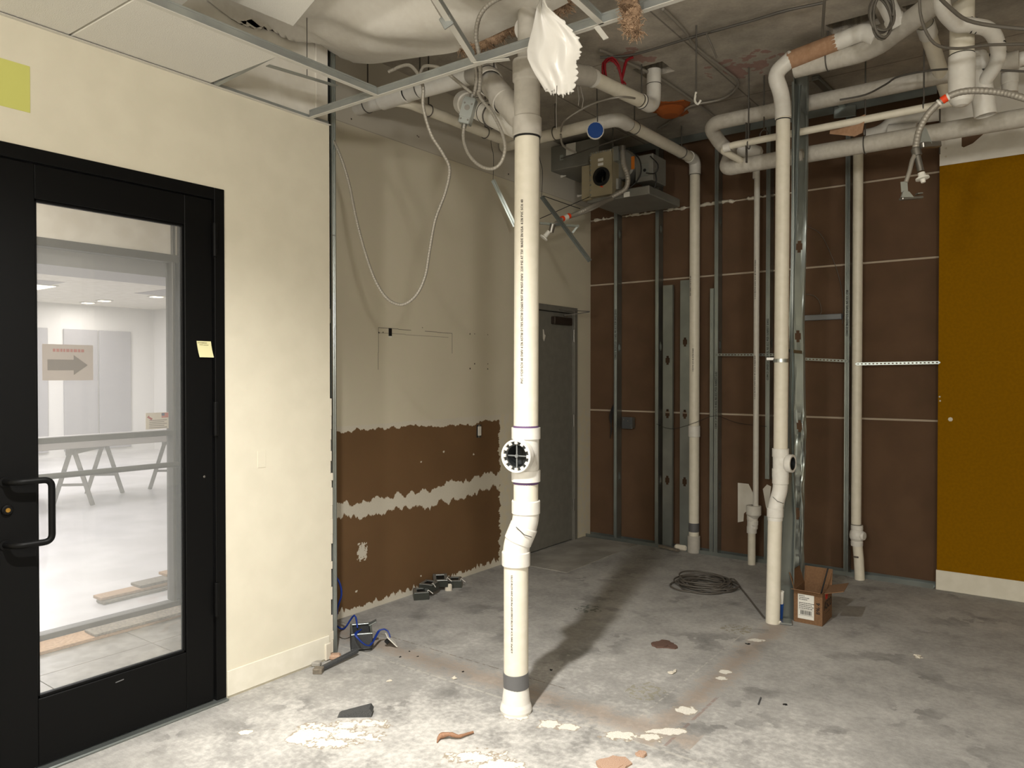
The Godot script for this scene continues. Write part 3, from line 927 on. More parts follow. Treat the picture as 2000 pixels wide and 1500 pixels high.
	part("flag_canton", G.new().box(tb * Transform3D(Basis(), V(.039, .041, .0016)), V(.02, .018, .0008)), mat(Color(.25, .25, .38), .8), sg)
	g = G.new()
	for k in 5: g.box(tb * Transform3D(Basis(), V(.005 - (k % 2) * .008, .004 - k * .012, .001)), V(.12 - (k % 2) * .02, .0045, .0006))
	bits("printed_line", g, mat(Color(.48, .44, .42), .8), sg)
	# boards lying in the far room just behind the glass, and in the corridor
	var k0 := 0
	for q in [[Vector3(-5.300, -0.023, -2.399), Vector3(-5.300, -0.016, -3.261), .10, .018, "thin grey plank lowest in the pile behind the glass", M.greywood], [Vector3(-5.340, -0.009, -2.400), Vector3(-5.340, -0.022, -2.911), .12, .02, "reddish short plank sticking out of the pile behind the glass", M.wood], [Vector3(-5.360, -0.018, -2.674), Vector3(-5.360, -0.023, -3.342), .14, .02, "wide grey plank on top of the reddish one", M.greywood], [Vector3(-5.420, -0.007, -2.907), Vector3(-5.420, -0.009, -3.425), .12, .02, "reddish plank topmost in the pile behind the glass", M.wood]]:
		var p0: Vector3 = q[0]
		var p1: Vector3 = q[1]
		var lift: float = .012 + k0 * .021
		single("plank", G.new().bar(V(p0.x, lift, p0.z), V(p1.x, lift, p1.z), q[2], q[3], Vector3.UP, .002), q[5], q[4], "plank", "planks behind the glass")
		k0 += 1
	single("plank", G.new().bar(V(-4.66, .028, -2.05), V(-4.62, .028, -3.6), .14, .016, Vector3.UP, .002), M.greywood, "grey plank lying along the sill of the glazed partition", "plank", "planks behind the glass")
	single("wood_strip", G.new().bar(V(-4.68, .010, -1.2), V(-4.68, .010, -3.4), .18, .02, Vector3.UP, .002), M.wood, "pale wood strip along the partition sill under the plank", "plank")
	# trestle table
	var tx := -9.75
	var tt := thing("table_board", "long grey board lying on trestles in the bright far room", "tabletop", V(tx, .72, -5))
	part("board", G.new().bx(V(tx - .45, .705, -7.2), V(tx + .45, .80, -2.4), .01), mat(Color(.62, .59, .575), .7), tt)
	for q in [[V(-9.55, 0, -4.02), V(-10.20, 0, -4.69), "trestle nearest the left edge of the door glass"], [V(-9.92, 0, -5.39), V(-10.55, 0, -6.05), "trestle half hidden by the partition mullion"]]:
		var th := thing("sawhorse", q[2], "trestle", q[0], 0.0, "trestles in the far room")
		var dr: Vector3 = ((q[1] - q[0]) as Vector3).normalized()
		var ac := dr.cross(Vector3.UP)
		part("beam", G.new().bar(q[0] + V(0, .66, 0) - dr * .12, q[1] + V(0, .66, 0) + dr * .12, .05, .09), M.horse, th)
		for e in [q[0], q[1]]:
			for sd in [-1.0, 1.0]:
				part("leg", G.new().bar(e + V(0, .66, 0) + ac * .02 * sd, e + ac * .225 * sd, .045, .03, dr), M.horse, th)
			part("brace", G.new().bar(e + V(0, .25, 0) - ac * .15, e + V(0, .25, 0) + ac * .15, .02, .03), M.horse, th)
	# lowered bulkhead just behind the partition
	part("board", G.new().bx(V(-5.55, 2.25, -8.1), V(-5.05, 2.93, 2.5)), M.far_panel, structure("trim_1"))

# ================================================================ glass door
func build_left_door() -> void:
	var d := structure("door_1", "black framed glass door with a tubular pull handle", "door")
	var x1 := X_LEFT + .006
	var z0 := -1.045
	var z1 := -2.055
	var g := G.new()
	g.bx(V(X_LEFT - .12, 0, z1), V(x1, 2.457, z1 + .052), .002)
	g.bx(V(X_LEFT - .12, 0, z0 - .052), V(x1, 2.457, z0), .002)
	g.bx(V(X_LEFT - .12, 2.402, z1 + .052), V(x1, 2.457, z0 - .052), .002)
	part("frame", g, M.black, d)
	var xf := X_LEFT - .004
	var xb := X_LEFT - .048
	var a := -1.995
	var b := -1.10
	var ga := -1.858
	var gb := -1.238
	part("stile", G.new().bx(V(xb, .018, a), V(xf, 2.398, ga), .003), M.black, d)
	part("stile", G.new().bx(V(xb, .018, gb), V(xf, 2.398, b), .003), M.black, d)
	part("top_rail", G.new().bx(V(xb, 2.262, ga), V(xf, 2.398, gb), .003), M.black, d)
	part("bottom_rail", G.new().bx(V(xb, .018, ga), V(xf, .285, gb), .003), M.black, d)
	g = G.new()
	g.bx(V(xb + .012, .285, ga), V(xf - .008, .297, gb), .002)
	g.bx(V(xb + .012, 2.252, ga), V(xf - .008, 2.262, gb), .002)
	g.bx(V(xb + .012, .285, ga), V(xf - .008, 2.262, ga + .01), .002)
	g.bx(V(xb + .012, .285, gb - .01), V(xf - .008, 2.262, gb), .002)
	part("glazing_bead", g, M.black, d)
	part("pane", G.new().bx(V(xb + .018, .287, ga + .002), V(xb + .024, 2.26, gb - .002)), M.glass, d)
	for y in [.42, 1.28, 2.13]:
		part("hinge", G.new().lathe(at(V(X_LEFT + .012, y, -2.0)), [V2(0, 0), V2(.010, 0), V2(.011, .003), V2(.011, .157), V2(.010, .16), V2(0, .16)], 14), M.black, d)
	var hy0: float = Vector3(-3.190, 1.161, -1.157).y
	var hy1: float = Vector3(-3.190, 0.919, -1.155).y
	var hz0 := -1.125
	var hz1 := -1.262
	var path := bend([V(xf, hy0, hz0), V(xf + .062, hy0, hz0 - .02), V(xf + .075, hy0, hz1), V(xf + .075, hy1, hz1), V(xf + .062, hy1, hz0 - .02), V(xf, hy1, hz0)], .03)
	var h := part("pull_handle", G.new().tube(path, .0125, 14), M.black, d, "black tubular pull handle")
	g = G.new()
	for y in [hy0, hy1]: g.lathe(along(V(xf, y, hz0), Vector3.RIGHT), [V2(.020, 0), V2(.019, .006), V2(0, .007)], 18)
	part("handle_rose", g, M.black, h)
	var lk := Vector3(-3.250, 1.052, -1.133)
	var cyl := part("lock_cylinder", G.new().lathe(along(V(xf, lk.y, lk.z), Vector3.RIGHT), [V2(.021, 0), V2(.020, .010), V2(.016, .014), V2(0, .014)], 20), M.black, d)
	g = G.new().lathe(along(V(xf + .0135, lk.y, lk.z), Vector3.RIGHT), [V2(.009, 0), V2(.008, .002), V2(0, .0025)], 16)
	part("key_face", g, M.brass, cyl, "brass key face")
	g = G.new()
	for q in [[Vector3(-3.250, 1.090, -1.950), .005]]: g.lathe(along(V(xf, q[0].y, q[0].z), Vector3.RIGHT), [V2(.006, 0), V2(0, .002)], 8)
	part("screw_head", g, M.rod, d)
	# scratch mark on the bottom rail
	part("paint_scratch", G.new().box(Transform3D(Basis(V(0, 0, -1), V(0, 1, 0), V(1, 0, 0)) * Basis(V(0, 0, 1), .1), Vector3(-3.254, 0.254, -1.553)), V(.035, .004, .001)), M.tape, d)
	# sticky notes
	var p := Vector3(-3.250, 1.690, -1.950)
	var n := thing("sticky_note", "pale yellow sticky note on the black door stile", "note", p)
	var rows := []
	for i in 5:
		var r := []
		for j in 3: r.append(V(xf + .001 + pow(i / 4.0, 2.0) * .012, p.y + .038 - i * .019, p.z + .036 - j * .036 - i * .002))
		rows.append(r)
	part("paper", G.new().sheet(rows, .0006), M.note, n)
	var g2 := G.new()
	for q in [[-.026, .03, .03], [-.004, .03, .022], [-.022, .021, .018], [.002, .020, .025]]:
		g2.box(Transform3D(Basis(V(0, 0, -1), V(0, 1, 0), V(1, 0, 0)), p + V(xf - p.x + .003, q[1], -q[0] - .008)), V(q[2], .003, .0006))
	bits("pencil_line", g2, mat(Color(.60, .58, .44), .9), n)
	p = Vector3(-3.250, 2.681, -1.138)
	n = thing("sticky_note", "large lime green paper square high on the wall above the glass door", "note", p)
	part("paper", G.new().bx(V(X_LEFT, p.y - .09, p.z - .085), V(X_LEFT + .0015, p.y + .09, p.z + .085)), M.lime, n)
	# blank plate outline on the wall
	p = Vector3(-3.250, 1.144, -2.259)
	single("blank_cover_plate", G.new().bx(V(X_LEFT, p.y - .042, p.z - .024), V(X_LEFT + .002, p.y + .042, p.z + .024), .001), M.paint, "blank cover plate painted like the wall beside the glass door", "cover plate")

# ================================================================ steel studs
# rows: [point on the web's middle, turn] from bottom to top; holes: heights of the punched cut-outs
func stud_mesh(rows: Array, holes: Array, w := .092, fl := .034, dents := 0.0, sd := 1) -> G:
	var ys := []
	for r in rows: ys.append((r[0] as Vector3).y)
	var y0: float = ys[0]
	var y1: float = ys[-1]
	for h in holes:
		for e in [-.040, -.022, .022, .040]: ys.append(h + e)
	if dents > 0.0:
		var y := y0
		while y < y1:
			ys.append(y)
			y += .03
	ys.sort()
	var nz := FastNoiseLite.new()
	nz.seed = sd; nz.frequency = 3.5; nz.fractal_octaves = 2
	var xs := [-w / 2, -.020, -.011, .011, .020, w / 2]
	var g := G.new()
	var rings := []
	for y in ys:
		if y < y0 or y > y1: continue
		var k := 0
		while k < rows.size() - 2 and y > rows[k + 1][0].y: k += 1
		var a: Vector3 = rows[k][0]
		var b: Vector3 = rows[k + 1][0]
		var f := clampf((y - a.y) / maxf(b.y - a.y, 1e-4), 0, 1)
		var t := at(a.lerp(b, f), lerpf(rows[k][1], rows[k + 1][1], f))
		t.origin.y = y
		var gr := .0022
		var pts := [V(-w / 2 + .008, 0, fl), V(-w / 2, 0, fl), V(-w / 2, 0, fl * .68), V(-w / 2 + gr, 0, fl * .60), V(-w / 2, 0, fl * .52), V(-w / 2, 0, fl * .36), V(-w / 2 + gr, 0, fl * .28), V(-w / 2, 0, fl * .20)]
		var back := []
		for q in pts: back.push_front(V(-q.x, 0, q.z))
		for x in xs: pts.append(V(x, 0, 0))
		pts.append_array(back)
		var ring := []
		for i in pts.size():
			var p: Vector3 = pts[i]
			if dents > 0.0:
				var am := dents * (1.0 if y < 1.35 else .2)
				p.z += nz.get_noise_2d(y, p.x * 6.0) * am
				p.x += nz.get_noise_2d(y + 40.0, p.z * 4.0) * am * .5
			ring.append(t * p)
		if rings.size() == 0 or y - rings[-1][0] > 1e-5: rings.append([y, ring])
	var cols: int = rings[0][1].size() - 1
	var qn := []
	for i in rings.size() - 1:
		var row := []
		for j in cols:
			var p: Array = rings[i][1]
			var q: Array = rings[i + 1][1]
			row.append(((p[j + 1] - p[j]) as Vector3).cross(q[j] - p[j]).normalized())
		qn.append(row)
	for i in rings.size() - 1:
		var cut := 0
		var ym: float = (rings[i][0] + rings[i + 1][0]) * .5
		for h in holes:
			if absf(ym - h) < .022: cut = 2
			elif absf(ym - h) < .040: cut = maxi(cut, 1)
		for j in cols:
			var k := j - 8
			if k == 2 and cut > 0 or (k == 1 or k == 3) and cut > 1: continue
			var p: Array = rings[i][1]
			var q: Array = rings[i + 1][1]
			var na: Vector3 = (qn[i][j] + qn[maxi(i - 1, 0)][j]).normalized()
			var nb: Vector3 = (qn[i][j] + qn[mini(i + 1, qn.size() - 1)][j]).normalized()
			g.tri(p[j], p[j + 1], q[j + 1], na, na, nb)
			g.tri(p[j], q[j + 1], q[j], na, nb, nb)
	return g
func stud(label: String, rows: Array, holes: Array, mt: Material, print_text := "", print_at := 0.0, fl := .034, dents := 0.0) -> Node3D:
	var base: Vector3 = rows[0][0]
	var s := thing("metal_stud", label, "stud", base, 0.0, "steel wall studs")
	part("channel", stud_mesh(rows, holes, .092, fl, dents, int(absf(base.x) * 100)), mt, s)
	if print_text:
		var turn: float = rows[0][1]
		words("stamp", print_text, .017, Transform3D(Basis(V(0, 1, 0), V(-1, 0, 0), V(0, 0, 1)), V(base.x - fl * .5, print_at, base.z + .0465)), M.ink, s, "black stamped lettering", .9)
	return s

# ================================================================ pipe fittings
func collar(p: Vector3, dir: Vector3, r: float, half: float) -> G:
	return G.new().lathe(along(p, dir), [V2(r * .9, -half), V2(r - .003, -half), V2(r, -half + .004), V2(r, half - .004), V2(r - .003, half), V2(r * .9, half)], 28)
func ring_mark(p: Vector3, dir: Vector3, r: float, half := .002) -> G:
	return G.new().lathe(along(p, dir), [V2(r * .97, -half), V2(r, -half), V2(r, half), V2(r * .97, half)], 24)
func hanger(pipe: Node, p: Vector3, dir: Vector3, r: float, top := 3.68) -> void:
	var t := along(p, dir)
	var path := []
	for i in 25:
		var a := TAU * i / 24.0
		path.append(t * V(cos(a) * (r + .004), 0, sin(a) * (r + .004)))
	part("hanger_ring", G.new().tube(path, .004, 6, false), M.rod, pipe)
	part("hanger_rod", G.new().tube([p + V(0, r, 0), V(p.x, top, p.z)], .005, 6), M.rod, pipe)
func run(pipe: Node, called: String, pts: Array, r: float, m: Material, bendr := .09) -> void:
	part(called, G.new().tube(bend(pts, bendr), r, 20), m, pipe)

# hollow tee with an open side mouth: a vertical bore and a side bore that meet
func hollow_tee(parent: Node3D, c: Vector3, dir: Vector3, ro: float, ri: float, half: float, lip: float, reach: float, m: Material) -> void:
	var root := CSGCombiner3D.new()
	root.name = "tee_body"
	parent.add_child(root, true)
	root.transform = parent.global_transform.affine_inverse()
	for q in [[Vector3.ZERO, Vector3.UP, ro, half * 2.0, 0], [V(0, half - .026, 0), Vector3.UP, ro + lip, .052, 0], [V(0, -half + .026, 0), Vector3.UP, ro + lip, .052, 0], [dir * reach * .5, dir, ro, reach, 0], [Vector3.ZERO, Vector3.UP, ri, half * 3.0, 1], [dir * reach * .6, dir, ri + .002, reach * 1.2, 1]]:
		var k := CSGCylinder3D.new()
		k.name = "bore" if q[4] == 1 else "shell"
		k.radius = q[2]; k.height = q[3]; k.sides = 40; k.material = m
		k.operation = CSGShape3D.OPERATION_SUBTRACTION if q[4] == 1 else CSGShape3D.OPERATION_UNION
		k.transform = along(c + q[0], q[1])
		root.add_child(k, true)
func hollow_pipe(a: Vector3, b: Vector3, ro: float, ri: float) -> G:
	var l := a.distance_to(b)
	return G.new().lathe(along(a, b - a), [V2(ri, 0), V2(ro, 0), V2(ro, l), V2(ri, l), V2(ri, 0)], 32)

# ================================================================ on the side wall
func build_side_wall_things() -> void:
	# stud left standing in the cut end of the left wall
	stud("steel stud in the cut end of the wall beside the glass door", [[V(X_LEFT - .065, .0, -2.757), 0.0], [V(X_LEFT - .065, 3.6, -2.757), 0.0]], [.6, 1.2, 1.9], M.zinc)
	var tie := Vector3(-3.301, 2.348, -2.743)
	single("wire_tie", G.new().tube([tie + V(-.05, .0, .01), tie + V(0, .004, .03), tie + V(.04, -.004, 0)], .0025, 6), M.steel, "thin wire tied round the stud at the cut wall end", "wire")
	# grey hollow-metal door
	var d := structure("door_2", "grey metal door at the far end of the side wall", "door")
	var z0 := -5.06
	var z1 := -6.06
	var g := G.new()
	g.bx(V(X_SIDE - .09, 0, z0 - .052), V(X_SIDE + .012, 2.20, z0), .003)
	g.bx(V(X_SIDE - .09, 0, z1), V(X_SIDE + .012, 2.20, z1 + .052), .003)
	g.bx(V(X_SIDE - .09, 2.148, z1 + .052), V(X_SIDE + .012, 2.20, z0 - .052), .003)
	part("frame", g, M.door_grey, d)
	part("leaf", G.new().bx(V(X_SIDE - .06, .012, z1 + .056), V(X_SIDE - .016, 2.142, z0 - .056), .002), M.door_grey, d)
	for q in [.28, 1.08, 1.88]:
		part("hinge", G.new().lathe(at(V(X_SIDE + .004, q, z1 + .054)), [V2(0, 0), V2(.009, 0), V2(.009, .114), V2(0, .114)], 12), M.steel, d)
	part("closer_body", G.new().bx(V(X_SIDE - .016, 2.03, z1 + .12), V(X_SIDE + .03, 2.10, z1 + .42), .006), mat(Color(.20, .16, .13), .5, .3), d, "dark brown door closer")
	g = G.new()
	g.bar(V(X_SIDE + .03, 2.115, z1 + .27), V(X_SIDE + .20, 2.15, z1 + .10), .022, .008)
	g.bar(V(X_SIDE + .20, 2.155, z1 + .10), V(X_SIDE + .02, 2.165, z1 + .33), .018, .006)
	part("closer_arm", g, M.rod, d)
	var mk := Vector3(-3.751, 1.923, -5.527)
	part("white_smear", G.new().prism(Transform3D(Basis(V(0, 0, -1), V(0, 1, 0), V(1, 0, 0)), V(X_SIDE - .0165, mk.y, mk.z)), PackedVector2Array([V2(-.015, .055), V2(.0, .05), V2(.012, .01), V2(.03, .0), V2(.005, -.055), V2(-.012, -.03)]), .001), M.white, d, "white smear of paint")
	# open outlet boxes in the wall
	var p := Vector3(-3.735, 1.863, -3.622)
	var o := thing("outlet_opening", "small open black outlet box in the beige wall", "outlet box", p)
	part("box", G.new().bx(V(X_SIDE - .003, p.y - .028, p.z - .015), V(X_SIDE + .003, p.y + .028, p.z + .015), .001), M.black_rubber, o)
	part("tab", G.new().bx(V(X_SIDE, p.y - .036, p.z - .015), V(X_SIDE + .004, p.y - .026, p.z + .015), .001), M.tag_white, o)
	p = Vector3(-3.735, 1.123, -4.586)
	o = thing("switch_box", "uncovered switch box in the bare brown part of the side wall", "switch", p)
	part("box", G.new().bx(V(X_SIDE - .002, p.y - .050, p.z - .028), V(X_SIDE + .004, p.y + .050, p.z + .028), .002), M.black_rubber, o)
	part("switch_body", G.new().bx(V(X_SIDE, p.y - .036, p.z - .018), V(X_SIDE + .014, p.y + .038, p.z + .016), .003), M.tag_white, o)
	part("yoke", G.new().bx(V(X_SIDE, p.y - .052, p.z - .014), V(X_SIDE + .006, p.y + .052, p.z + .012), .001), M.steel, o)
	# long armoured cable looping down and back to the cut wall end
	var path := spline([Vector3(-2.744, 3.096, -2.657), Vector3(-2.590, 3.085, -2.646), Vector3(-2.477, 2.957, -2.617), Vector3(-2.486, 2.854, -2.633), Vector3(-2.483, 2.739, -2.684), Vector3(-2.465, 2.662, -2.745), Vector3(-2.463, 2.592, -2.796), Vector3(-2.512, 2.490, -2.820), Vector3(-2.586, 2.359, -2.825), Vector3(-2.636, 2.209, -2.836), Vector3(-2.681, 2.082, -2.850), Vector3(-2.733, 1.985, -2.835), Vector3(-2.812, 1.940, -2.813), Vector3(-2.902, 1.974, -2.796), Vector3(-2.978, 2.076, -2.779), Vector3(-3.048, 2.240, -2.767), Vector3(-3.110, 2.427, -2.761), Vector3(-3.172, 2.618, -2.768), Vector3(-3.227, 2.779, -2.754), Vector3(-3.293, 2.899, -2.745)], .007)
	single("armored_cable", G.new().tube(path, ribs(path, .0088), 8), M.armor, "long armoured cable sagging in a deep loop in front of the beige wall", "cable")
	# junction box with its own shorter loop
	var c := Vector3(-2.314, 2.835, -2.761)
	var b := thing("junction_box", "galvanised junction box dangling from cables beside the big white pipe", "junction box", c)
	var t := Transform3D(Basis(V(0, 1, 0), .45) * Basis(V(0, 0, 1), -.28), c)
	part("box", G.new().box(t, V(.058, .125, .05), .004), M.plated, b)
	part("cover", G.new().box(t * Transform3D(Basis(), V(0, .008, .027)), V(.060, .085, .003), .001), M.plated, b)
	for q in [V(-.018, .03, .029), V(.018, .03, .029), V(-.018, -.045, .026), V(.018, -.045, .026)]: part("screw", G.new().lathe(along(t * q, t.basis.z), [V2(.005, 0), V2(.004, .002), V2(0, .002)], 8), M.steel, b)
	part("knockout", G.new().lathe(along(t * V(0, .01, .028), t.basis.z), [V2(.014, 0), V2(.0135, .0015), V2(0, .0015)], 16), M.steel, b)
	part("clamp", G.new().lathe(along(t * V(0, .06, 0), t.basis.y), [V2(.012, 0), V2(.013, .004), V2(.013, .022), V2(.009, .026)], 12), M.steel, b)
	part("clamp", G.new().lathe(along(t * V(0, -.062, 0), -t.basis.y), [V2(.012, 0), V2(.013, .004), V2(.013, .018), V2(.009, .022)], 12), M.steel, b)
	path = spline([Vector3(-2.329, 2.756, -2.748), Vector3(-2.324, 2.699, -2.739), Vector3(-2.285, 2.621, -2.729), Vector3(-2.220, 2.556, -2.727), Vector3(-2.147, 2.526, -2.731), Vector3(-2.100, 2.549, -2.741), Vector3(-2.085, 2.615, -2.753), Vector3(-2.110, 2.697, -2.761), Vector3(-2.169, 2.797, -2.768), Vector3(-2.238, 2.881, -2.768), Vector3(-2.266, 2.933, -2.773), Vector3(-2.245, 2.990, -2.739), Vector3(-2.188, 3.002, -2.695)], .007)
	single("armored_cable", G.new().tube(path, ribs(path, .0085), 8), M.armor, "short armoured cable looped under the dangling junction box", "cable")
	path = spline([Vector3(-2.287, 2.908, -2.782), Vector3(-2.366, 2.985, -2.750), Vector3(-2.449, 3.058, -2.714), Vector3(-2.533, 3.087, -2.702), Vector3(-2.581, 3.075, -2.716), Vector3(-2.623, 3.031, -2.746)], .007)
	single("armored_cable", G.new().tube(path, ribs(path, .0085), 8), M.armor, "armoured cable arching over the ceiling tee to the junction box", "cable")
	path = spline([Vector3(-2.267, 2.912, -2.785), Vector3(-2.217, 2.970, -2.735), Vector3(-2.171, 3.032, -2.671), Vector3(-2.145, 3.099, -2.616), Vector3(-2.092, 3.162, -2.581), Vector3(-2.013, 3.200, -2.579), Vector3(-1.902, 3.202, -2.599), Vector3(-1.732, 3.140, -2.600)], .007)
	single("armored_cable", G.new().tube(path, ribs(path, .011), 8), M.armor, "thick grey armoured cable curving up past the torn white facing", "cable")
	path = spline([Vector3(-2.284, 2.912, -2.771), Vector3(-2.231, 2.970, -2.725), Vector3(-2.197, 3.027, -2.651), Vector3(-2.170, 3.071, -2.522), Vector3(-2.152, 3.096, -2.411), Vector3(-2.130, 3.140, -2.304)], .007)
	single("armored_cable", G.new().tube(path, ribs(path, .0085), 8), M.armor, "armoured cable running up along the bent stub of ceiling tee", "cable")
	# loose steel bars wired up near the ceiling
	var k := 0
	for q in [[Vector3(-3.600, 3.090, -4.599), Vector3(-3.500, 2.743, -4.753), "loose steel bar hanging slantwise left of the big pipe"], [Vector3(-3.057, 2.861, -4.477), Vector3(-2.670, 2.363, -4.507), "loose steel bar hanging slantwise right of the big pipe"]]:
		var s := thing("hanging_bar", q[2], "steel bar", q[1], 0.0, "loose hanging bars")
		part("bar", G.new().bar(q[0], q[1], .032, .003, V(.596, 0, .803)), M.zinc, s)
		part("flange", G.new().bar(q[0] + V(.011, 0, .015), q[1] + V(.011, 0, .015), .003, .025, V(.596, 0, .803)), M.zinc, s)
		part("wire", G.new().tube(spline([q[0], q[0] + V(.02, .18, .02), q[0] + V(-.02, .3, 0), q[0] + V(0, .5, .01)], .03), .002, 5), M.wire, s)
		k += 1
	# small hooks on the side wall
	for q in [[Vector3(-3.735, 3.392, -5.787), "upper white wall anchor left of the fan unit"], [Vector3(-3.735, 3.269, -6.074), "lower white wall anchor left of the fan unit"]]:
		single("wall_anchor", G.new().lathe(along(q[0], Vector3.RIGHT), [V2(.012, 0), V2(.014, .006), V2(.009, .02), V2(.006, .05), V2(0, .052)], 12), M.tag_white, q[1], "wall anchor")

# ================================================================ studs and pipes on the brown wall
func build_back_wall_things() -> void:
	var zc := Z_BACK + .052
	var zf := Z_BACK + .098
	var lt := -PI / 2
	var s := stud("full-height steel stud nearest the grey door, with a box screwed on", [[V(Vector3(-3.387, 1.483, -6.217).x, .004, zc), lt], [V(Vector3(-3.387, 1.483, -6.217).x, 3.63, zc), lt]], [.61, 1.83, 2.9], M.zinc, "CEMCO 362VS125-15 MIL NS ICC ESR-2012 33KSI", 1.95)
	stud("full-height steel stud second from the grey door", [[V(Vector3(-2.963, 1.486, -6.217).x, .004, zc), lt], [V(Vector3(-2.963, 1.486, -6.217).x, 3.63, zc), lt]], [.61, 1.83, 2.9], M.zinc)
	stud("short steel stud left of the grey-taped vent pipe, holes toward the room", [[V(Vector3(-2.874, 1.487, -6.210).x, .004, zf), PI], [V(Vector3(-2.874, 1.487, -6.210).x, Vector3(-2.877, 2.375, -6.210).y, zf), PI]], [.62, 1.22, 1.7], M.zinc, "", 0, .034)
	stud("short steel stud just left of the vent pipe, slightly the taller one", [[V(Vector3(-2.708, 1.488, -6.210).x, .004, zf), PI], [V(Vector3(-2.708, 1.488, -6.210).x, Vector3(-2.711, 2.408, -6.210).y, zf), PI]], [.62, 1.22, 1.86], M.zinc, "", 0, .034)
	stud("short dark steel stud just right of the vent pipe", [[V(Vector3(-2.479, 1.490, -6.217).x, .004, zc), PI / 2], [V(Vector3(-2.479, 1.490, -6.217).x, Vector3(-2.507, 2.317, -6.210).y, zc), PI / 2]], [.62, 1.22], M.zinc)
	stud("full-height steel stud right of the vent pipe with vertical print", [[V(Vector3(-2.406, 1.491, -6.217).x, .004, zc), lt], [V(Vector3(-2.406, 1.491, -6.217).x, 3.63, zc), lt]], [.61, 1.83, 2.9], M.zinc, "CEMCO 20VSF3/5-15 MIL NS ICC PIIS SUMEST 2-02", 1.35)
	stud("long steel stud behind the slim drain pipe, its foot cut away", [[V(Vector3(-1.964, 1.494, -6.217).x, Vector3(-1.960, 0.705, -6.217).y, zc), lt], [V(Vector3(-1.964, 1.494, -6.217).x, 3.63, zc), lt]], [1.83, 2.9], M.zinc, "CEMCO 20VSF3/5-15 MIL NS ICC PIIS SUMEST 33KSI", 1.78)
	stud("stub of steel stud on the floor track behind the slim drain", [[V(Vector3(-1.971, 0.219, -6.217).x, .004, zc), lt], [V(Vector3(-1.971, 0.219, -6.217).x, Vector3(-1.972, 0.398, -6.217).y, zc), lt]], [], M.zinc)
	stud("full-height steel stud nearest the yellow wall", [[V(Vector3(-1.351, 1.498, -6.217).x, .004, zc), lt], [V(Vector3(-1.351, 1.498, -6.217).x, 3.63, zc), lt]], [.61, 1.83], M.zinc, "CEMCO 362VS125-15 MIL NS ICC ESR", 2.05)
	# electrical box and wires on the first stud
	var p := Vector3(-3.285, 1.121, -6.220)
	var b := thing("wall_box", "grey electrical box on the stud nearest the grey door", "junction box", p)
	part("box", G.new().bx(p + V(-.045, -.05, -.06), p + V(.055, .05, .0), .003), M.zinc, b)
	part("cover", G.new().bx(p + V(-.05, -.055, 0), p + V(.06, .055, .004), .002), mat(Color(.34, .35, .36), .5, .5), b)
	var g := G.new()
	for q in [V(-.03, .03, .004), V(.04, -.03, .004), V(.015, .018, .004)]: part("knockout", G.new().lathe(along(p + q, Vector3.BACK), [V2(.008, 0), V2(.007, .002), V2(0, .002)], 10), M.steel, b)
	var w := thing("wire_bundle", "dark bundle of wires hanging behind the first stud", "wires", Vector3(-3.453, 1.069, -6.250))
	for k in 5:
		part("wire", G.new().tube(spline([Vector3(-3.426, 1.308, -6.240) + V(k * .004, 0, 0), Vector3(-3.459, 1.181, -6.240) + V(k * .008 - .02, 0, 0), Vector3(-3.442, 1.045, -6.240) + V(-k * .006, -.02 * k, .01)], .03), .003, 6), M.wire, w)
	# vent pipe by the studs: floor, wall, along under the deck, to the side wall
	var r := .0445
	p = Vector3(-2.625, 0.004, -6.230)
	var top := Vector3(-2.646, 3.462, -6.230)
	var e2 := Vector3(-2.651, 3.450, -4.875)
	var e3 := Vector3(-3.719, 3.440, -4.901)
	top.y = 3.46
	var v := thing("vent_pipe", "cream vent pipe rising by the studs and turning along the deck", "pipe", V(p.x, 0, -6.23))
	run(v, "pipe", [V(p.x, 0, -6.23), V(p.x, 3.455, -6.23), V(p.x, 3.455, -6.12)], r, M.pvc, .10)
	run(v, "pipe", [V(p.x, 3.455, -6.12), V(e2.x, 3.45, e2.z - .06)], r, M.pvc, .1)
	run(v, "pipe", [V(e2.x, 3.45, e2.z - .16), V(e2.x, 3.45, e2.z), V(e2.x - .16, 3.45, e2.z)], r + .006, M.pvc_white, .10)
	run(v, "pipe", [V(e2.x - .1, 3.45, e2.z), V(e3.x, 3.44, e2.z)], r, M.pvc, .1)
	part("elbow", G.new().tube(bend([V(p.x, 3.33, -6.23), V(p.x, 3.455, -6.23), V(p.x, 3.455, -6.10)], .11, 10), r + .006, 20), M.pvc_white, v)
	part("coupling", collar(V(p.x, Vector3(-2.608, 1.072, -6.180).y, -6.23), Vector3.UP, r + .007, .05), M.pvc_white, v)
	part("tape_band", collar(V(p.x, Vector3(-2.605, 0.224, -6.180).y, -6.23), Vector3.UP, r + .002, .04), M.tape, v, "dark grey tape band")
	part("foot_sleeve", collar(V(p.x, .075, -6.23), Vector3.UP, r + .010, .075), M.pvc_grey, v)
	part("joint_ring", ring_mark(V(p.x, 3.325, -6.23), Vector3.UP, r + .003), M.ink, v)
	part("joint_ring", ring_mark(V(e2.x, 3.45, e2.z - .17), Vector3.BACK, r + .003), M.ink, v)
	hanger(v, V(e2.x, 3.45, e2.z - .26), Vector3.BACK, r)
	hanger(v, V(lerpf(e2.x, p.x, .9), 3.455, -5.95), Vector3.BACK, r)
	hanger(v, V(e2.x - .55, 3.45, e2.z), Vector3.RIGHT, r)
	words("stamp", "PVC DWV 3 IN SCH 40", .014, Transform3D(Basis(V(0, 1, 0), V(-1, 0, 0), V(0, 0, 1)), V(p.x - .02, 2.35, -6.23 + .0408)), M.fade_ink, v, "", .9)
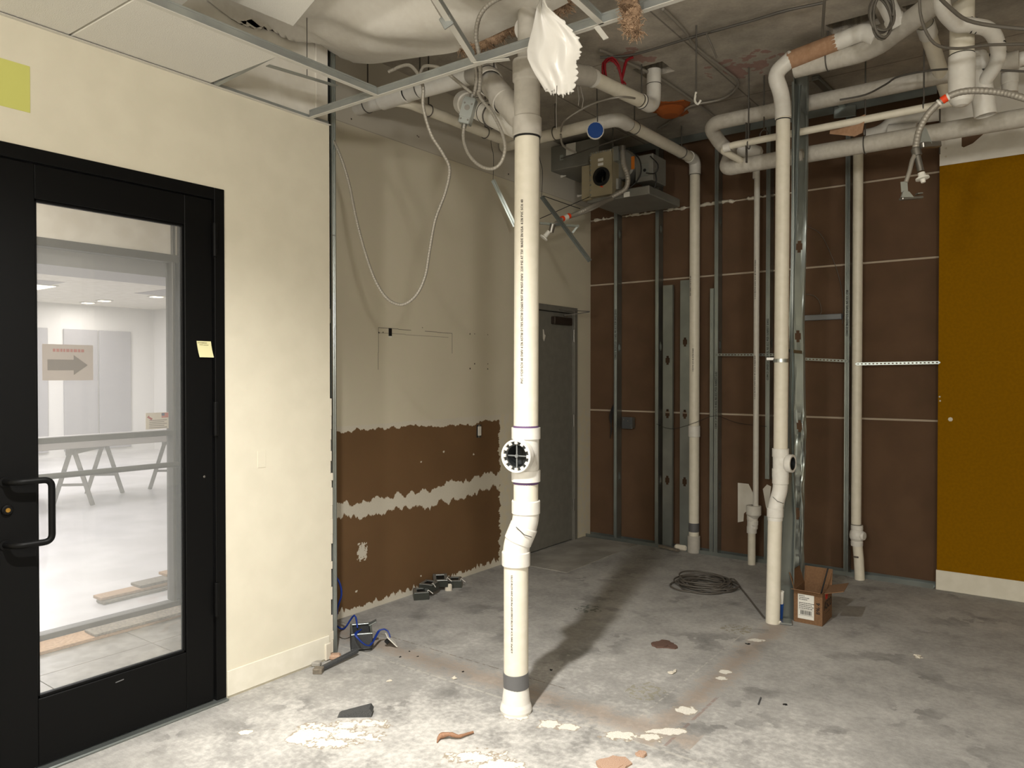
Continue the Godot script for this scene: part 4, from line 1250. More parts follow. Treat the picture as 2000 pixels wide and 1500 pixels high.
	words("stamp", "3 IN PVC SCH 40 ASTM D2665", .012, Transform3D(Basis(V(0, 1, 0), V(-1, 0, 0), V(0, 0, 1)), V(p.x + .005, 1.7, -6.23 + .0448)), M.fade_ink, v, "", .9)
	# slim drain pipe
	p = Vector3(-2.074, 0.040, -6.120)
	var px: float = Vector3(-2.042, 1.705, -6.120).x
	var d := thing("slim_drain_pipe", "slim pale drain pipe with a wide reducer near the floor", "pipe", V(p.x, 0, -6.12))
	var yc: float = Vector3(-2.063, 0.457, -6.120).y
	part("pipe", G.new().tube([V(px, yc, -6.12), V(px, Vector3(-2.049, 3.238, -6.120).y + .05, -6.12)], .0225, 18), M.pvc_white, d)
	var zr := -6.12
	part("reducer", G.new().lathe(at(V((p.x + px) * .5, 0, zr)), [V2(.03, yc - .16), V2(.032, yc - .155), V2(.032, yc - .075), V2(.042, yc - .06), V2(.056, yc - .045), V2(.060, yc - .04), V2(.060, yc + .03), V2(.055, yc + .034), V2(.02, yc + .034)], 26), M.pvc_white, d)
	part("coupling", G.new().lathe(at(V(p.x, 0, zr)), [V2(.03, .26), V2(.040, .262), V2(.040, .31), V2(.037, .325), V2(.037, .36), V2(.040, .375), V2(.040, .41), V2(.03, .415)], 24), M.pvc_white, d)
	part("lower_pipe", G.new().tube([V(p.x, 0, zr), V(p.x, .27, zr)], .031, 18), M.pvc, d)
	part("coupling", collar(V((p.x + px) * .5, yc - .11, zr), Vector3.UP, .036, .02), M.pvc_white, d)
	words("stamp", "1-1/2 IN PVC DWV SCH 40 ASTM D2665 NSF", .010, Transform3D(Basis(V(0, 1, 0), V(-1, 0, 0), V(0, 0, 1)), V(px - .004, 1.55, zr + .0226)), M.fade_ink, d, "", 1.3)
	words("stamp", "1-1/2 IN PVC DWV SCH 40 ASTM D2665", .010, Transform3D(Basis(V(0, 1, 0), V(-1, 0, 0), V(0, 0, 1)), V(px - .004, 2.35, zr + .0226)), M.fade_ink, d, "", 1.3)
	# pipe beside the last stud
	p = Vector3(-1.262, 0.054, -6.160)
	px = Vector3(-1.282, 1.696, -6.160).x
	d = thing("wall_drain_pipe", "cream drain pipe beside the stud nearest the yellow wall", "pipe", V(p.x, 0, -6.16))
	var yt: float = Vector3(-1.267, 0.341, -6.160).y
	part("pipe", G.new().tube([V(px, yt, -6.16), V(px, Vector3(-1.290, 3.291, -6.160).y, -6.16)], .036, 20), M.pvc, d)
	part("lower_pipe", G.new().tube([V(p.x + .008, 0, -6.16), V(p.x, .16, -6.16), V(px + .008, yt - .05, -6.16)], .036, 20), M.pvc, d)
	part("coupling", G.new().lathe(at(V(px + .006, yt, -6.16)), [V2(.034, -.085), V2(.043, -.083), V2(.044, -.05), V2(.040, -.045), V2(.052, -.025), V2(.054, 0), V2(.050, .022), V2(.041, .04), V2(.044, .045), V2(.043, .075), V2(.034, .077)], 28), M.pvc_white, d)
	part("cleanout_stub", G.new().lathe(along(V(px + .03, yt, -6.15), V(1, 0, .25)), [V2(.034, 0), V2(.036, .02), V2(.030, .035), V2(0, .036)], 20), M.pvc_white, d)
	part("crayon_mark", G.new().box(at(Vector3(-1.273, 0.178, -6.122)), V(.035, .012, .001)), M.fade_ink, d)
	part("joint_ring", ring_mark(V(px, yt + .08, -6.16), Vector3.UP, .0375), M.ink, d)
	# punched strap across the studs
	for q in [[Vector3(-2.423, 1.742, -6.200), Vector3(-1.909, 1.734, -6.200), "thin punched strap running left from the front white pipe"], [Vector3(-1.786, 1.703, -6.200), Vector3(-1.360, 1.677, -6.200), "thin punched strap between the crushed stud and the last stud"], [Vector3(-1.279, 1.652, -6.115), Vector3(-0.738, 1.659, -6.200), "punched strap from the last pipe to the yellow wall"]]:
		var stp := thing("punched_strap", q[2], "strap", q[0], 0.0, "punched straps")
		# two edge strips and the bridges between the slots
		var n := int((q[0] as Vector3).distance_to(q[1]) / .026)
		var ax: Vector3 = ((q[1] - q[0]) as Vector3).normalized()
		g = G.new()
		for e in [-.0075, .0075]: g.bar(q[0] + V(0, e, 0), q[1] + V(0, e, 0), .003, .006, Vector3.UP)
		for k in n + 1:
			var c := (q[0] as Vector3).lerp(q[1], float(k) / n)
			g.bar(c - ax * .007, c + ax * .007, .003, .010, Vector3.UP)
		part("band", g, M.zinc, stp)
	# small channel and cable behind the crushed stud
	var a := Vector3(-1.822, 2.029, -6.220)
	b = thing("wall_channel", "short white light channel fixed to the brown wall behind the crushed stud", "channel", a)
	part("body", G.new().bx(V(a.x - .02, a.y - .02, Z_BACK + .002), V(Vector3(-1.421, 2.036, -6.300).x, a.y + .025, Z_BACK + .04), .004), mat(Color(.46, .47, .48), .5, .3), b)
	part("end_bracket", G.new().bx(V(a.x - .03, a.y - .06, Z_BACK + .002), V(a.x + .01, a.y + .06, Z_BACK + .05), .003), M.plated, b)
	single("wall_wire", G.new().tube(spline([Vector3(-1.419, 1.975, -6.290), Vector3(-1.412, 2.144, -6.290), Vector3(-1.447, 2.349, -6.290), Vector3(-1.518, 2.558, -6.290), Vector3(-1.596, 2.710, -6.290), Vector3(-1.716, 2.785, -6.290)], .03), .0025, 5), M.grey_cable, "thin wire arching over the brown wall right of the crushed stud", "wire")
	single("wall_wire", G.new().tube(spline([Vector3(-1.814, 2.210, -6.290), Vector3(-1.673, 2.222, -6.290), Vector3(-1.601, 2.176, -6.290), Vector3(-1.577, 2.072, -6.290), Vector3(-1.624, 2.012, -6.290)], .03), .0025, 5), M.grey_cable, "thin wire curl just above the white channel", "wire")
	single("tie_wire", G.new().tube(spline([Vector3(-2.978, 1.124, -6.210), Vector3(-2.829, 1.085, -6.190), Vector3(-2.651, 1.130, -6.170), Vector3(-2.552, 1.169, -6.170), Vector3(-2.420, 1.216, -6.210), Vector3(-2.231, 1.162, -6.210), Vector3(-1.985, 1.141, -6.210)], .04), .002, 5), M.wire, "thin tie wire strung across the studs and the vent pipe", "wire")
	# bits lying along the track
	single("gypsum_chunk", G.new().box(at(Vector3(-2.743, 0.030, -6.223), .2), V(.11, .05, .06), .012), M.chip, "white gypsum chunk on the floor track left of the vent pipe", "debris")
	single("wood_scrap", G.new().bar(Vector3(-2.942, 0.020, -6.203), Vector3(-2.730, 0.020, -6.140), .03, .02), M.greywood, "pale strip of scrap on the floor track", "debris")

# ================================================================ the big drain stack in the middle
func build_stack() -> void:
	var r := .0575
	var p := Vector3(-2.050, 0.000, -2.792)
	var q := p + V(.803, 0, -.596) * .046
	var t := thing("drain_stack", "big white drain pipe standing alone in the middle with a cleanout", "pipe", p)
	part("lower_pipe", G.new().tube([p, p + V(0, .74, 0)], r, 32), M.pvc, t)
	part("floor_wrap", G.new().lathe(at(p), [V2(.04, 0), V2(.073, .0), V2(.076, .012), V2(.072, .03), V2(.066, .045), V2(.063, .075), V2(.060, .10), V2(.058, .12)], 28), M.pvc_white, t)
	part("duct_tape", G.new().lathe(Transform3D(Basis(V(1, 0, 0), .06), p + V(0, .15, 0)), [V2(.056, -.035), V2(.0605, -.035), V2(.0595, .035), V2(.056, .035)], 28), M.tape, t, "grey duct tape")
	# offset of two bends
	part("offset_bend", G.new().tube(bend([p + V(0, .70, 0), p + V(0, .775, 0), q + V(0, .885, 0), q + V(0, .97, 0)], .05), r + .004, 32), M.pvc_white, t)
	part("hub", collar(p + V(0, .715, 0), Vector3.UP, r + .009, .034), M.pvc_white, t)
	part("hub", collar(q + V(0, .955, 0), Vector3.UP, r + .009, .032), M.pvc_white, t)
	var mid := (p + q) * .5 + V(0, .83, 0)
	part("hub", collar(mid, (q - p + V(0, .11, 0)), r + .008, .042), M.pvc_white, t)
	part("felt_mark", G.new().tube([mid + V(.02, .045, .067), mid + V(.055, .01, .05), mid + V(.075, -.003, .02)], .0018, 5), M.ink, t)
	part("short_pipe", hollow_pipe(q + V(0, .97, 0), q + V(0, 1.10, 0), r, .052), M.pvc, t)
	part("upper_pipe", hollow_pipe(q + V(0, 1.30, 0), q + V(.004, 2.70, -.003), r, .052), M.pvc, t)
	# cleanout tee opening towards the room
	var c := q + V(0, 1.20, 0)
	part("violet_primer", collar(c + V(0, .127, 0), Vector3.UP, r + .002, .008), M.violet, t, "violet primer ring")
	part("violet_primer", collar(c + V(0, -.131, 0), Vector3.UP, r + .002, .008), M.violet, t, "violet primer ring")
	var dir := V(.12, 0, .99).normalized()
	var o := along(c, dir)
	hollow_tee(t, c, dir, r + .004, .052, .125, .006, .085, M.pvc_white)
	var hub := part("cleanout_hub", G.new().lathe(o, [V2(.0625, .045), V2(.063, .048), V2(.070, .055), V2(.0755, .06), V2(.0765, .065), V2(.0765, .095), V2(.075, .099), V2(.0675, .099), V2(.0665, .094), V2(.0665, .086), V2(.0535, .084), V2(.0535, .070)], 36), M.pvc_white, t)
	# black plastic test plug seated in the hub: a deep ribbed cup
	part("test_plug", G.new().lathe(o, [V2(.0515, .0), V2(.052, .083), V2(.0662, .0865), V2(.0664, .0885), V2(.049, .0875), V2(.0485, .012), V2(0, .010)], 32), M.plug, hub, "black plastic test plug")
	var g := G.new()
	for k in 12:
		var a := TAU * k / 12.0
		part("tooth", G.new().box(o * Transform3D(Basis(V(0, 1, 0), -a), V(cos(a) * .0605, .091, sin(a) * .0605)), V(.013, .014, .015), .002), M.pvc_white, hub)
	g = G.new()
	g.box(o * Transform3D(Basis(), V(0, .086, 0)), V(.122, .006, .006), .001)
	g.box(o * Transform3D(Basis(), V(0, .078, 0)), V(.006, .006, .122), .001)
	g.lathe(o * Transform3D(Basis(), V(0, .086, 0)), [V2(.009, 0), V2(.008, .006), V2(0, .006)], 12)
	part("cross_bar", g, mat(Color(.42, .43, .43), .5), hub)
	# printed lines
	var face := V(.62, 0, .785).normalized()
	var side := V(0, 1, 0).cross(face)
	for s in [[q, 1.95, .022, "PVC-1120 SCH 40 DWV 4 IN ASTM D1785 ASTM D2665 NSF-PW NSF-DWV  220 PSI AT 73F  MADE IN USA  4 IN PVC SCH 40", .011], [p, .47, .022, "4 IN PVC DWV SCH 40 ASTM D2665 NSF-PW NSF-DWV ASTM D1785", .0085]]:
		var off: Vector3 = face * .9 - side * .36
		off = off.normalized()
		var sd := V(0, 1, 0).cross(off)
		words("stamp", s[3], s[4], Transform3D(Basis(V(0, 1, 0), -sd, off), s[0] + V(0, s[1], 0) + off * (r + .0002)), M.fade_ink, t, "printed line along the pipe")
	# wye at the top and what joins it
	var wy := q + V(.004, 2.70, -.003)
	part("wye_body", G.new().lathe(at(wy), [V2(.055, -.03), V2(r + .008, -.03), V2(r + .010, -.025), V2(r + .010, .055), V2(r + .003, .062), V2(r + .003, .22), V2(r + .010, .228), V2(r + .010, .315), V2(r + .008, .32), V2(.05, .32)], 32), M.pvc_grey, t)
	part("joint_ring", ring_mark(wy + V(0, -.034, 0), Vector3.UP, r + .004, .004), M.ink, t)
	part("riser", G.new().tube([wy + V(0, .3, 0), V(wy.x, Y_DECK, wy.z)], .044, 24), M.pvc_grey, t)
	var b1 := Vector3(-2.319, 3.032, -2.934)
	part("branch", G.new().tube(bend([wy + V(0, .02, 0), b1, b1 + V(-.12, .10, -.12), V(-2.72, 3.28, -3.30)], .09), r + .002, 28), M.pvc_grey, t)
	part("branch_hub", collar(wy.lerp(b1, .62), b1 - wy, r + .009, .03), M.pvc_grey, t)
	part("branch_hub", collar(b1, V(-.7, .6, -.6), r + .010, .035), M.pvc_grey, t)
	part("joint_ring", ring_mark(b1 + V(-.03, .025, -.025), V(-.7, .6, -.6), r + .0112, .003), M.ink, t)
	# long branch to the hole in the side wall
	part("side_branch", G.new().tube([V(-2.60, 3.285, -3.315), V(X_SIDE + .0, 3.32, -3.33)], .050, 24), M.pvc_white, t)
	var tee := Vector3(-3.383, 3.300, -3.320)
	part("branch_hub", collar(V(tee.x, 3.31, -3.32), Vector3.RIGHT, .060, .11), M.pvc_white, t)
	part("joint_ring", ring_mark(V(tee.x + .115, 3.31, -3.32), Vector3.RIGHT, .053, .003), M.ink, t)
	hanger(t, V(tee.x + .22, 3.31, -3.32), Vector3.RIGHT, .05)
	hanger(t, V(X_SIDE + .1, 3.32, -3.33), Vector3.RIGHT, .05)
	var sp0 := V(-3.31, 3.27, -3.36)
	part("slim_branch", G.new().tube(bend([V(tee.x - .06, 3.30, -3.32), sp0, V(-3.32, 3.29, -4.35), V(-3.32, 3.36, -4.50)], .06), .034, 20), M.pvc, t)
	hanger(t, V(-3.315, 3.275, -3.56), Vector3.BACK, .034)
	hanger(t, V(-3.32, 3.288, -4.15), Vector3.BACK, .034)
	# capped dead end behind
	var d0 := wy + V(0, .0, 0)
	var d1 := Vector3(-2.752, 3.115, -3.274)
	part("capped_branch", G.new().tube([d0, d1], r, 28), M.pvc_white, t)
	part("cap", G.new().lathe(along(d1, d1 - d0), [V2(.055, -.03), V2(r + .009, -.03), V2(r + .010, .05), V2(r - .005, .075), V2(.03, .092), V2(0, .098)], 28), M.pvc_white, t)
	part("joint_ring", ring_mark(d0.lerp(d1, .62), d1 - d0, r + .002, .003), M.ink, t)
	part("joint_ring", ring_mark(d0.lerp(d1, .78), d1 - d0, r + .002, .003), M.ink, t)
	hanger(t, d0.lerp(d1, .5), d1 - d0, r)
	# right-hand branch going back to the deck hole
	var f0 := V(wy.x, 3.17, wy.z)
	var f1 := Vector3(-2.384, 3.420, -4.020)
	var f2 := Vector3(-2.304, 3.420, -4.681)
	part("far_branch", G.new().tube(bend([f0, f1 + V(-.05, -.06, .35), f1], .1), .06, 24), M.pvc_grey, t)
	part("far_branch_hub", collar(f1, f2 - f1, .056, .045), M.pvc_white, t)
	part("far_branch_pipe", G.new().tube([f1, f2], .0445, 24), M.pvc, t)
	part("far_elbow", G.new().tube(bend([f2 + (f1 - f2).normalized() * .1, f2 + V(0, 0, -.07), V(f2.x, Y_DECK, f2.z - .07)], .09), .049, 24), M.pvc_white, t)
	part("joint_ring", ring_mark(f2 + (f1 - f2).normalized() * .12, f2 - f1, .0475, .003), M.ink, t)
	part("joint_ring", ring_mark(f2 + (f1 - f2).normalized() * .09, f2 - f1, .051, .003), M.ink, t)
	part("joint_ring", ring_mark(V(f2.x, 3.58, f2.z - .07), Vector3.UP, .051, .002), M.ink, t)

# ================================================================ white pipe and crushed studs standing forward of the brown wall
func build_front_pipe() -> void:
	var r := .043
	var p := Vector3(-1.477, 0.000, -4.759)
	var rt := V(.803, 0, -.596)
	var p1 := p + rt * .012
	var q := p + rt * .045
	var q2 := p + rt * .052
	var t := thing("riser_pipe", "white riser pipe beside the crushed stud and the carton", "pipe", p)
	var y0 := .70
	part("lower_pipe", G.new().tube([p, p1 + V(0, y0, 0)], r, 26), M.pvc, t)
	part("offset_bend", G.new().tube(bend([p1 + V(0, y0 - .05, 0), p1 + V(0, y0 + .03, 0), q + V(0, y0 + .15, 0), q + V(0, y0 + .22, 0)], .05), r + .003, 26), M.pvc_white, t)
	part("hub", collar(p1 + V(0, y0, 0), Vector3.UP, r + .007, .03), M.pvc_white, t)
	part("hub", collar(q + V(0, y0 + .21, 0), Vector3.UP, r + .007, .03), M.pvc_white, t)
	part("felt_mark", G.new().tube([p1 + V(.0, y0 + .105, .048), p1 + V(.03, y0 + .08, .05), p1 + V(.06, y0 + .065, .02)], .0015, 5), M.ink, t)
	var tc := q + V(0, y0 + .315, 0)
	hollow_tee(t, tc, V(.97, 0, .1).normalized(), r + .004, .038, .09, .004, .06, M.pvc_white)
	part("cleanout_hub", G.new().lathe(along(tc, V(.97, 0, .1)), [V2(.047, .035), V2(.056, .045), V2(.057, .050), V2(.057, .078), V2(.055, .080), V2(.044, .080), V2(.041, .074), V2(.041, .05)], 28), M.pvc_white, t)
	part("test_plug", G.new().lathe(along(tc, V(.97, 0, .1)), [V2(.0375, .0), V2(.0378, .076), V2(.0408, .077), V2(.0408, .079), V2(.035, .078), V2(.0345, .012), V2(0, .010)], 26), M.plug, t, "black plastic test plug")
	part("upper_pipe", hollow_pipe(q + V(0, y0 + .385, 0), q2 + V(0, 3.22, 0), r, .038), M.pvc, t)
	part("top_elbow", G.new().tube(bend([q2 + V(0, 3.18, 0), q2 + V(-.01, 3.34, 0), q2 + V(-.05, 3.46, .03), q2 + V(.06, 3.55, -.0)], .06), r + .006, 26), M.pvc_white, t)
	var h0 := q2 + V(.02, 3.53, .0)
	var h1 := Vector3(-1.058, 3.579, -4.780)
	part("header_pipe", G.new().tube([h0, h1], r, 26), M.pvc, t)
	part("paper_sleeve", G.new().lathe(along(h0.lerp(h1, .05), h1 - h0), [V2(r + .002, 0), V2(r + .012, .0), V2(r + .008, .28), V2(r + .004, .3)], 14), M.rawcard, t, "brown paper sleeve")
	part("far_elbow", G.new().tube(bend([h1 + (h0 - h1).normalized() * .08, h1 + (h1 - h0).normalized() * .1, h1 + V(.17, -.06, .02)], .08), r + .007, 26), M.pvc_white, t)
	part("joint_ring", ring_mark(h1 + (h0 - h1).normalized() * .085, h1 - h0, r + .004, .003), M.ink, t)
	part("joint_ring", ring_mark(q2 + V(0, 3.17, 0), Vector3.UP, r + .003, .003), M.ink, t)
	# perforated clamp round the pipe
	var cy: float = Vector3(-1.438, 1.659, -4.720).y
	part("strap_clamp", G.new().lathe(at(q + V(0, cy, 0)), [V2(r, -.011), V2(r + .003, -.011), V2(r + .003, .011), V2(r, .011)], 26), M.plated, t)
	part("clamp_bolt", G.new().box(at(q + V(-.065, cy + .012, .01), .4), V(.05, .022, .014), .003), M.steel, t)
	# studs beside it
	var k0 := Vector3(-1.421, 0.000, -4.837)
	stud("twisted steel stud standing against the white riser pipe", [[k0 + V(-.008, 0, -.03), .7], [k0 + V(-.004, .35, -.03), .75], [k0 + V(.002, .65, -.05), .9], [k0 + V(.005, .95, -.06), 1.5], [k0 + V(.005, 2.0, -.06), 1.85], [k0 + V(.02, 2.7, -.06), 1.6], [k0 + V(.03, 3.42, -.06), 1.35]], [], M.zinc, "", 0, .015, 0.0)
	var z1 := -5.2
	stud("crushed and dented steel stud rising behind the carton", [[Vector3(-1.454, 0.082, -5.200) * V(1, 0, 1), -.15], [Vector3(-1.453, 0.570, -5.200), .1], [Vector3(-1.447, 0.779, -5.200), -.35], [Vector3(-1.451, 0.970, -5.200), .15], [Vector3(-1.442, 1.161, -5.200), -.1], [Vector3(-1.456, 1.958, -5.200), -.05], [Vector3(-1.448, 2.441, -5.200), .15], [Vector3(-1.439, 2.715, -5.200), 0.0], [Vector3(-1.436, 3.572, -5.200), 0.0]], [Vector3(-1.453, 0.629, -5.200).y, Vector3(-1.456, 1.223, -5.200).y, Vector3(-1.468, 1.830, -5.200).y, Vector3(-1.451, 2.434, -5.200).y, Vector3(-1.447, 3.050, -5.200).y], M.zinc, "", 0, .036, .012)
	var a0 := Vector3(-1.478, 3.409, -5.150)
	single("stud_brace", G.new().bar(a0, Vector3(-1.385, 3.298, -5.150), .014, .003, V(.6, 0, .8)), M.zinc, "short slanted strap between the two studs near the top", "strap")
	a0 = Vector3(-1.428, 1.724, -4.900)
	var br := thing("angle_clip", "small bent angle clip on the crushed stud", "bracket", a0)
	part("arm", G.new().bar(a0, Vector3(-1.400, 1.719, -5.100), .004, .022), M.zinc, br)
	part("leg", G.new().bar(Vector3(-1.400, 1.719, -5.100), Vector3(-1.401, 1.780, -5.100), .02, .004, V(.6, 0, .8)), M.zinc, br)
	# copper tube between the studs
	var c0 := Vector3(-1.452, 1.208, -5.000)
	var cu := thing("copper_tube", "thin copper tube between riser pipe and crushed stud", "pipe", Vector3(-1.449, 0.720, -5.000))
	part("tube", G.new().tube([Vector3(-1.449, 0.720, -5.000), Vector3(-1.455, 1.201, -5.000)], .008, 10), M.copper, cu)
	part("end_cap", collar(Vector3(-1.455, 1.214, -5.000), Vector3.UP, .011, .02), M.copper, cu)
	part("lower_tube", G.new().tube([Vector3(-1.449, 0.720, -5.000) * V(1, 0, 1), Vector3(-1.449, 0.720, -5.000)], .0075, 10), M.copper, cu)
	# capped tube with blue end poking through the stud
	var b0 := Vector3(-1.474, 0.000, -4.885)
	b0 += V(.02, .01, .05)
	var bt := thing("blue_tube", "white tube with a blue lower half leaning between pipe and stud", "tube", b0)
	var b1 := Vector3(-1.432, 0.182, -4.795)
	part("blue_end", G.new().tube([b0, b0.lerp(b1, .62)], .016, 14), M.blue, bt)
	part("white_tube", G.new().tube([b0.lerp(b1, .6), b1 + (b1 - b0) * .1], .013, 14), M.pvc_white, bt)
	var tk := Vector3(-1.409, 0.000, -4.785)
	single("track_scrap", G.new().box(at(tk + V(0, .008, -.02), .3), V(.075, .012, .10), .003), M.plated, "crumpled scrap of steel track at the foot of the twisted stud", "debris")
	single("gypsum_chunk", G.new().box(at(Vector3(-1.440, 0.010, -4.761), .5), V(.03, .02, .03), .006), M.chip, "small white crumb at the foot of the riser pipe", "debris")

# ================================================================ suspended ceiling remains
func tee_bar(label: String, a: Vector3, b: Vector3) -> Node3D:
	var t := thing("ceiling_tee", label, "ceiling tee", a, 0.0, "ceiling tees")
	part("web", G.new().bar(a + V(0, .019, 0), b + V(0, .019, 0), .0022, .036), M.tee, t)
	part("bulb", G.new().bar(a + V(0, .039, 0), b + V(0, .039, 0), .007, .010, Vector3.UP, .002), M.tee, t)
	part("face", G.new().bar(a, b, .024, .0025, Vector3.UP), M.tee_face, t)
	var g := G.new()
	var n := maxi(2, int(a.distance_to(b) / .16))
	var d := (b - a).normalized()
	var sd := Vector3.UP.cross(d).normalized()
	for k in n:
		var c := a.lerp(b, (k + .5) / n) + V(0, .02, 0)
		for o in [-.022, 0.0, .022]: g.lathe(along(c + d * o + V(0, absf(o) * .2, 0) - sd * .0014, sd), [V2(.0032, 0), V2(.0032, .0028), V2(0, .0028)], 6)
	bits("punched_dimple", g, M.tee, t)
	return t

func build_ceiling_things() -> void:
	var y := Y_GRID
	tee_bar("long ceiling tee running beside the remaining white ceiling tiles", V(-2.715, y, 3.4), V(-2.715, y, -2.545))
	tee_bar("ceiling tee crossing in front of the big drain stack", V(-3.24, y, -2.555), V(-.62, y, -2.555))
	tee_bar("bent stub of ceiling tee hanging below the white facing", Vector3(-2.081, 2.935, -2.525), Vector3(-1.899, 2.990, -2.043))
	tee_bar("ceiling tee carrying the torn white plastic", V(-1.46, y, -2.55), V(-1.40, y, -1.7))
	var s := Vector3(-1.760, 2.940, -2.511)
	var a := thing("tee_end", "short broken end of ceiling tee beside the stack top", "ceiling tee", s)
	part("face", G.new().bar(Vector3(-2.085, 2.930, -2.527), Vector3(-1.934, 2.930, -2.586), .024, .0025), M.tee_face, a)
	part("web", G.new().bar(Vector3(-2.052, 2.945, -2.556), Vector3(-1.937, 2.945, -2.590), .002, .03), M.tee, a)
	var cl := Vector3(-1.979, 2.970, -2.229)
	single("splice_clip", G.new().box(Transform3D(Basis(V(0, 1, 0), .4) * Basis(V(0, 0, 1), .5), cl), V(.045, .05, .012), .003), M.tee, "grey splice clip at the bent ceiling tee", "clip")
	var w := thing("wall_angle", "thin metal angle along the top of the left wall", "wall angle", V(X_LEFT, y, -1))
	part("leg", G.new().bx(V(X_LEFT, y - .002, -2.69), V(X_LEFT + .022, y, 3.5)), M.tee_face, w)
	part("upstand", G.new().bx(V(X_LEFT, y, -2.69), V(X_LEFT + .002, y + .022, 3.5)), M.tee, w)
	# end post of the left wall above the grid
	single("corner_board", G.new().bx(V(X_LEFT - .03, y + .0, -2.70), V(X_LEFT - .015, Y_DECK, -2.62), .002), M.white, "narrow strip of board at the wall end above the ceiling line", "board")
	# tiles
	var zt := [-1.985, -1.365, -.745, -.125, .495, 1.115, 1.735, 2.355, 2.975]
	var lab := ["ceiling tile at the end of the row, its free edge over the open grid", "ceiling tile above the lime green note"]
	for i in 8:
		var sag := Transform3D(Basis(V(0, 0, 1), -.012), V(-2.99, y + .010, (zt[i] + zt[i + 1]) * .5))
		single("ceiling_tile", G.new().box(sag, V(.54, .016, .612), .003), M.tile, lab[i] if i < 2 else "white ceiling tile in the row toward the camera", "ceiling tile", "ceiling tiles in a row")
	var tb := thing("loose_tee", "loose grey bar lying above the open ceiling bay", "ceiling tee", Vector3(-2.962, 3.000, -2.092))
	part("bar", G.new().bar(Vector3(-3.000, 3.014, -2.127), Vector3(-3.000, 3.045, -2.535), .03, .003, V(0, .4, 1)), M.tee, tb)
	part("hanging_wire", G.new().tube([Vector3(-3.000, 3.031, -2.352), Vector3(-3.000, 3.031, -2.352) * V(1, 0, 1) + V(0, Y_DECK, 0)], .002, 5), M.wire, tb)
	tb = thing("loose_tee", "short tee under the free edge of the last ceiling tile", "ceiling tee", V(-2.99, y, -1.99))
	part("web", G.new().bar(V(-3.22, y + .004, -2.0), V(-2.73, y + .030, -2.0), .022, .012), M.tee, tb)
	# slipped tiles above the long tee
	single("slipped_tile", G.new().box(Transform3D(Basis(V(0, 1, 0), .15) * Basis(V(0, 0, 1), .30), V(-2.56, 3.13, -1.36)), V(.56, .016, .60), .003), M.tile, "slipped ceiling tile tilted above the long tee, nearest the camera", "ceiling tile", "slipped tiles")
	single("slipped_tile", G.new().box(Transform3D(Basis(V(0, 1, 0), -.25) * Basis(V(1, 0, 0), -.10) * Basis(V(0, 0, 1), .14), V(-2.56, 3.19, -1.78)), V(.56, .016, .52), .003), M.tile, "slipped ceiling tile with its corner pointing at the sagging facing", "ceiling tile", "slipped tiles")
	# sagging white facing of the insulation
	var f := thing("insulation_facing", "large crumpled white facing sheet sagging under the deck", "sheet", V(-2.5, 3.4, -2.5))
	var edge := [Vector3(-3.634, 3.518, -2.850), Vector3(-3.466, 3.451, -2.850), Vector3(-3.381, 3.382, -2.850), Vector3(-3.263, 3.345, -2.880), Vector3(-3.116, 3.310, -2.900), Vector3(-2.916, 3.280, -2.900), Vector3(-2.745, 3.263, -2.920), Vector3(-2.529, 3.231, -2.920), Vector3(-2.360, 3.242, -2.920), Vector3(-2.154, 3.248, -2.900), Vector3(-1.960, 3.252, -2.900), Vector3(-1.834, 3.269, -2.900)]
	var back := spline(edge, .03)
	var nz := FastNoiseLite.new()
	nz.seed = 9; nz.frequency = .9; nz.fractal_octaves = 2
	var rows := []
	for i in 34:
		var v := i / 33.0
		var row := []
		for j in back.size():
			var e: Vector3 = back[j]
			var u := float(j) / (back.size() - 1)
			var p := e.lerp(V(lerpf(-3.26, -1.45, u), 3.46 + .06 * sin(u * 4.0), -1.5), v)
			p.y -= .10 * sin(PI * minf(v * 1.3, 1.0)) * (.6 + .4 * sin(u * 5.0 + 1.0))
			p.y += (nz.get_noise_2d(p.x * 2.2 + p.z * 1.2, p.z * .9 - p.x * .5) * .16 + nz.get_noise_2d(p.x * 5.0 + 9.0, p.z * 3.0) * .008) * minf(v * 3.0, 1.0)
			p.y = minf(p.y, 3.66)
			p.x = maxf(p.x, -3.27)
			row.append(p)
		rows.append(row)
	part("sheet", G.new().sheet(rows, .003), M.sheet, f)
	# torn slit with brown wool behind it
	var tp := Vector3(-3.489, 3.503, -2.780)
	part("tear", G.new().prism(Transform3D(Basis(), tp + V(0, -.0, .03)), PackedVector2Array([V2(-.06, .06), V2(.0, .0), V2(.06, .005), V2(.03, -.03), V2(.02, -.06), V2(-.01, -.04)]), .004), M.insulation, f, "torn slit showing brown wool")
	part("tape_piece", G.new().box(Transform3D(Basis(V(1, 0, 0), .5) * Basis(V(0, 0, 1), .2), Vector3(-2.903, 3.329, -2.350)), V(.035, .002, .03)), M.tape, f)
	# brown wool along the torn edge and a dangling tuft
	var rng := RandomNumberGenerator.new()
	rng.seed = 21
	wool("insulation_wool", spline([Vector3(-2.486, 3.237, -2.930), Vector3(-2.351, 3.260, -2.950), Vector3(-2.191, 3.287, -2.950), Vector3(-2.009, 3.295, -2.950), Vector3(-1.865, 3.298, -2.950)], .02), .055, "brown glass wool along the torn edge of the white facing", rng)
	wool("insulation_tuft", spline([Vector3(-1.307, 2.991, -2.477), Vector3(-1.301, 2.935, -2.481), Vector3(-1.294, 2.892, -2.472), Vector3(-1.285, 2.853, -2.466), Vector3(-1.279, 2.831, -2.471)], .008), .040, "tuft of brown glass wool hanging over the ceiling tee", rng)
	# torn white plastic hanging from the tee
	var pl := thing("torn_plastic", "torn shiny white plastic hanging from the ceiling tee", "plastic sheet", Vector3(-1.455, 2.817, -2.302))
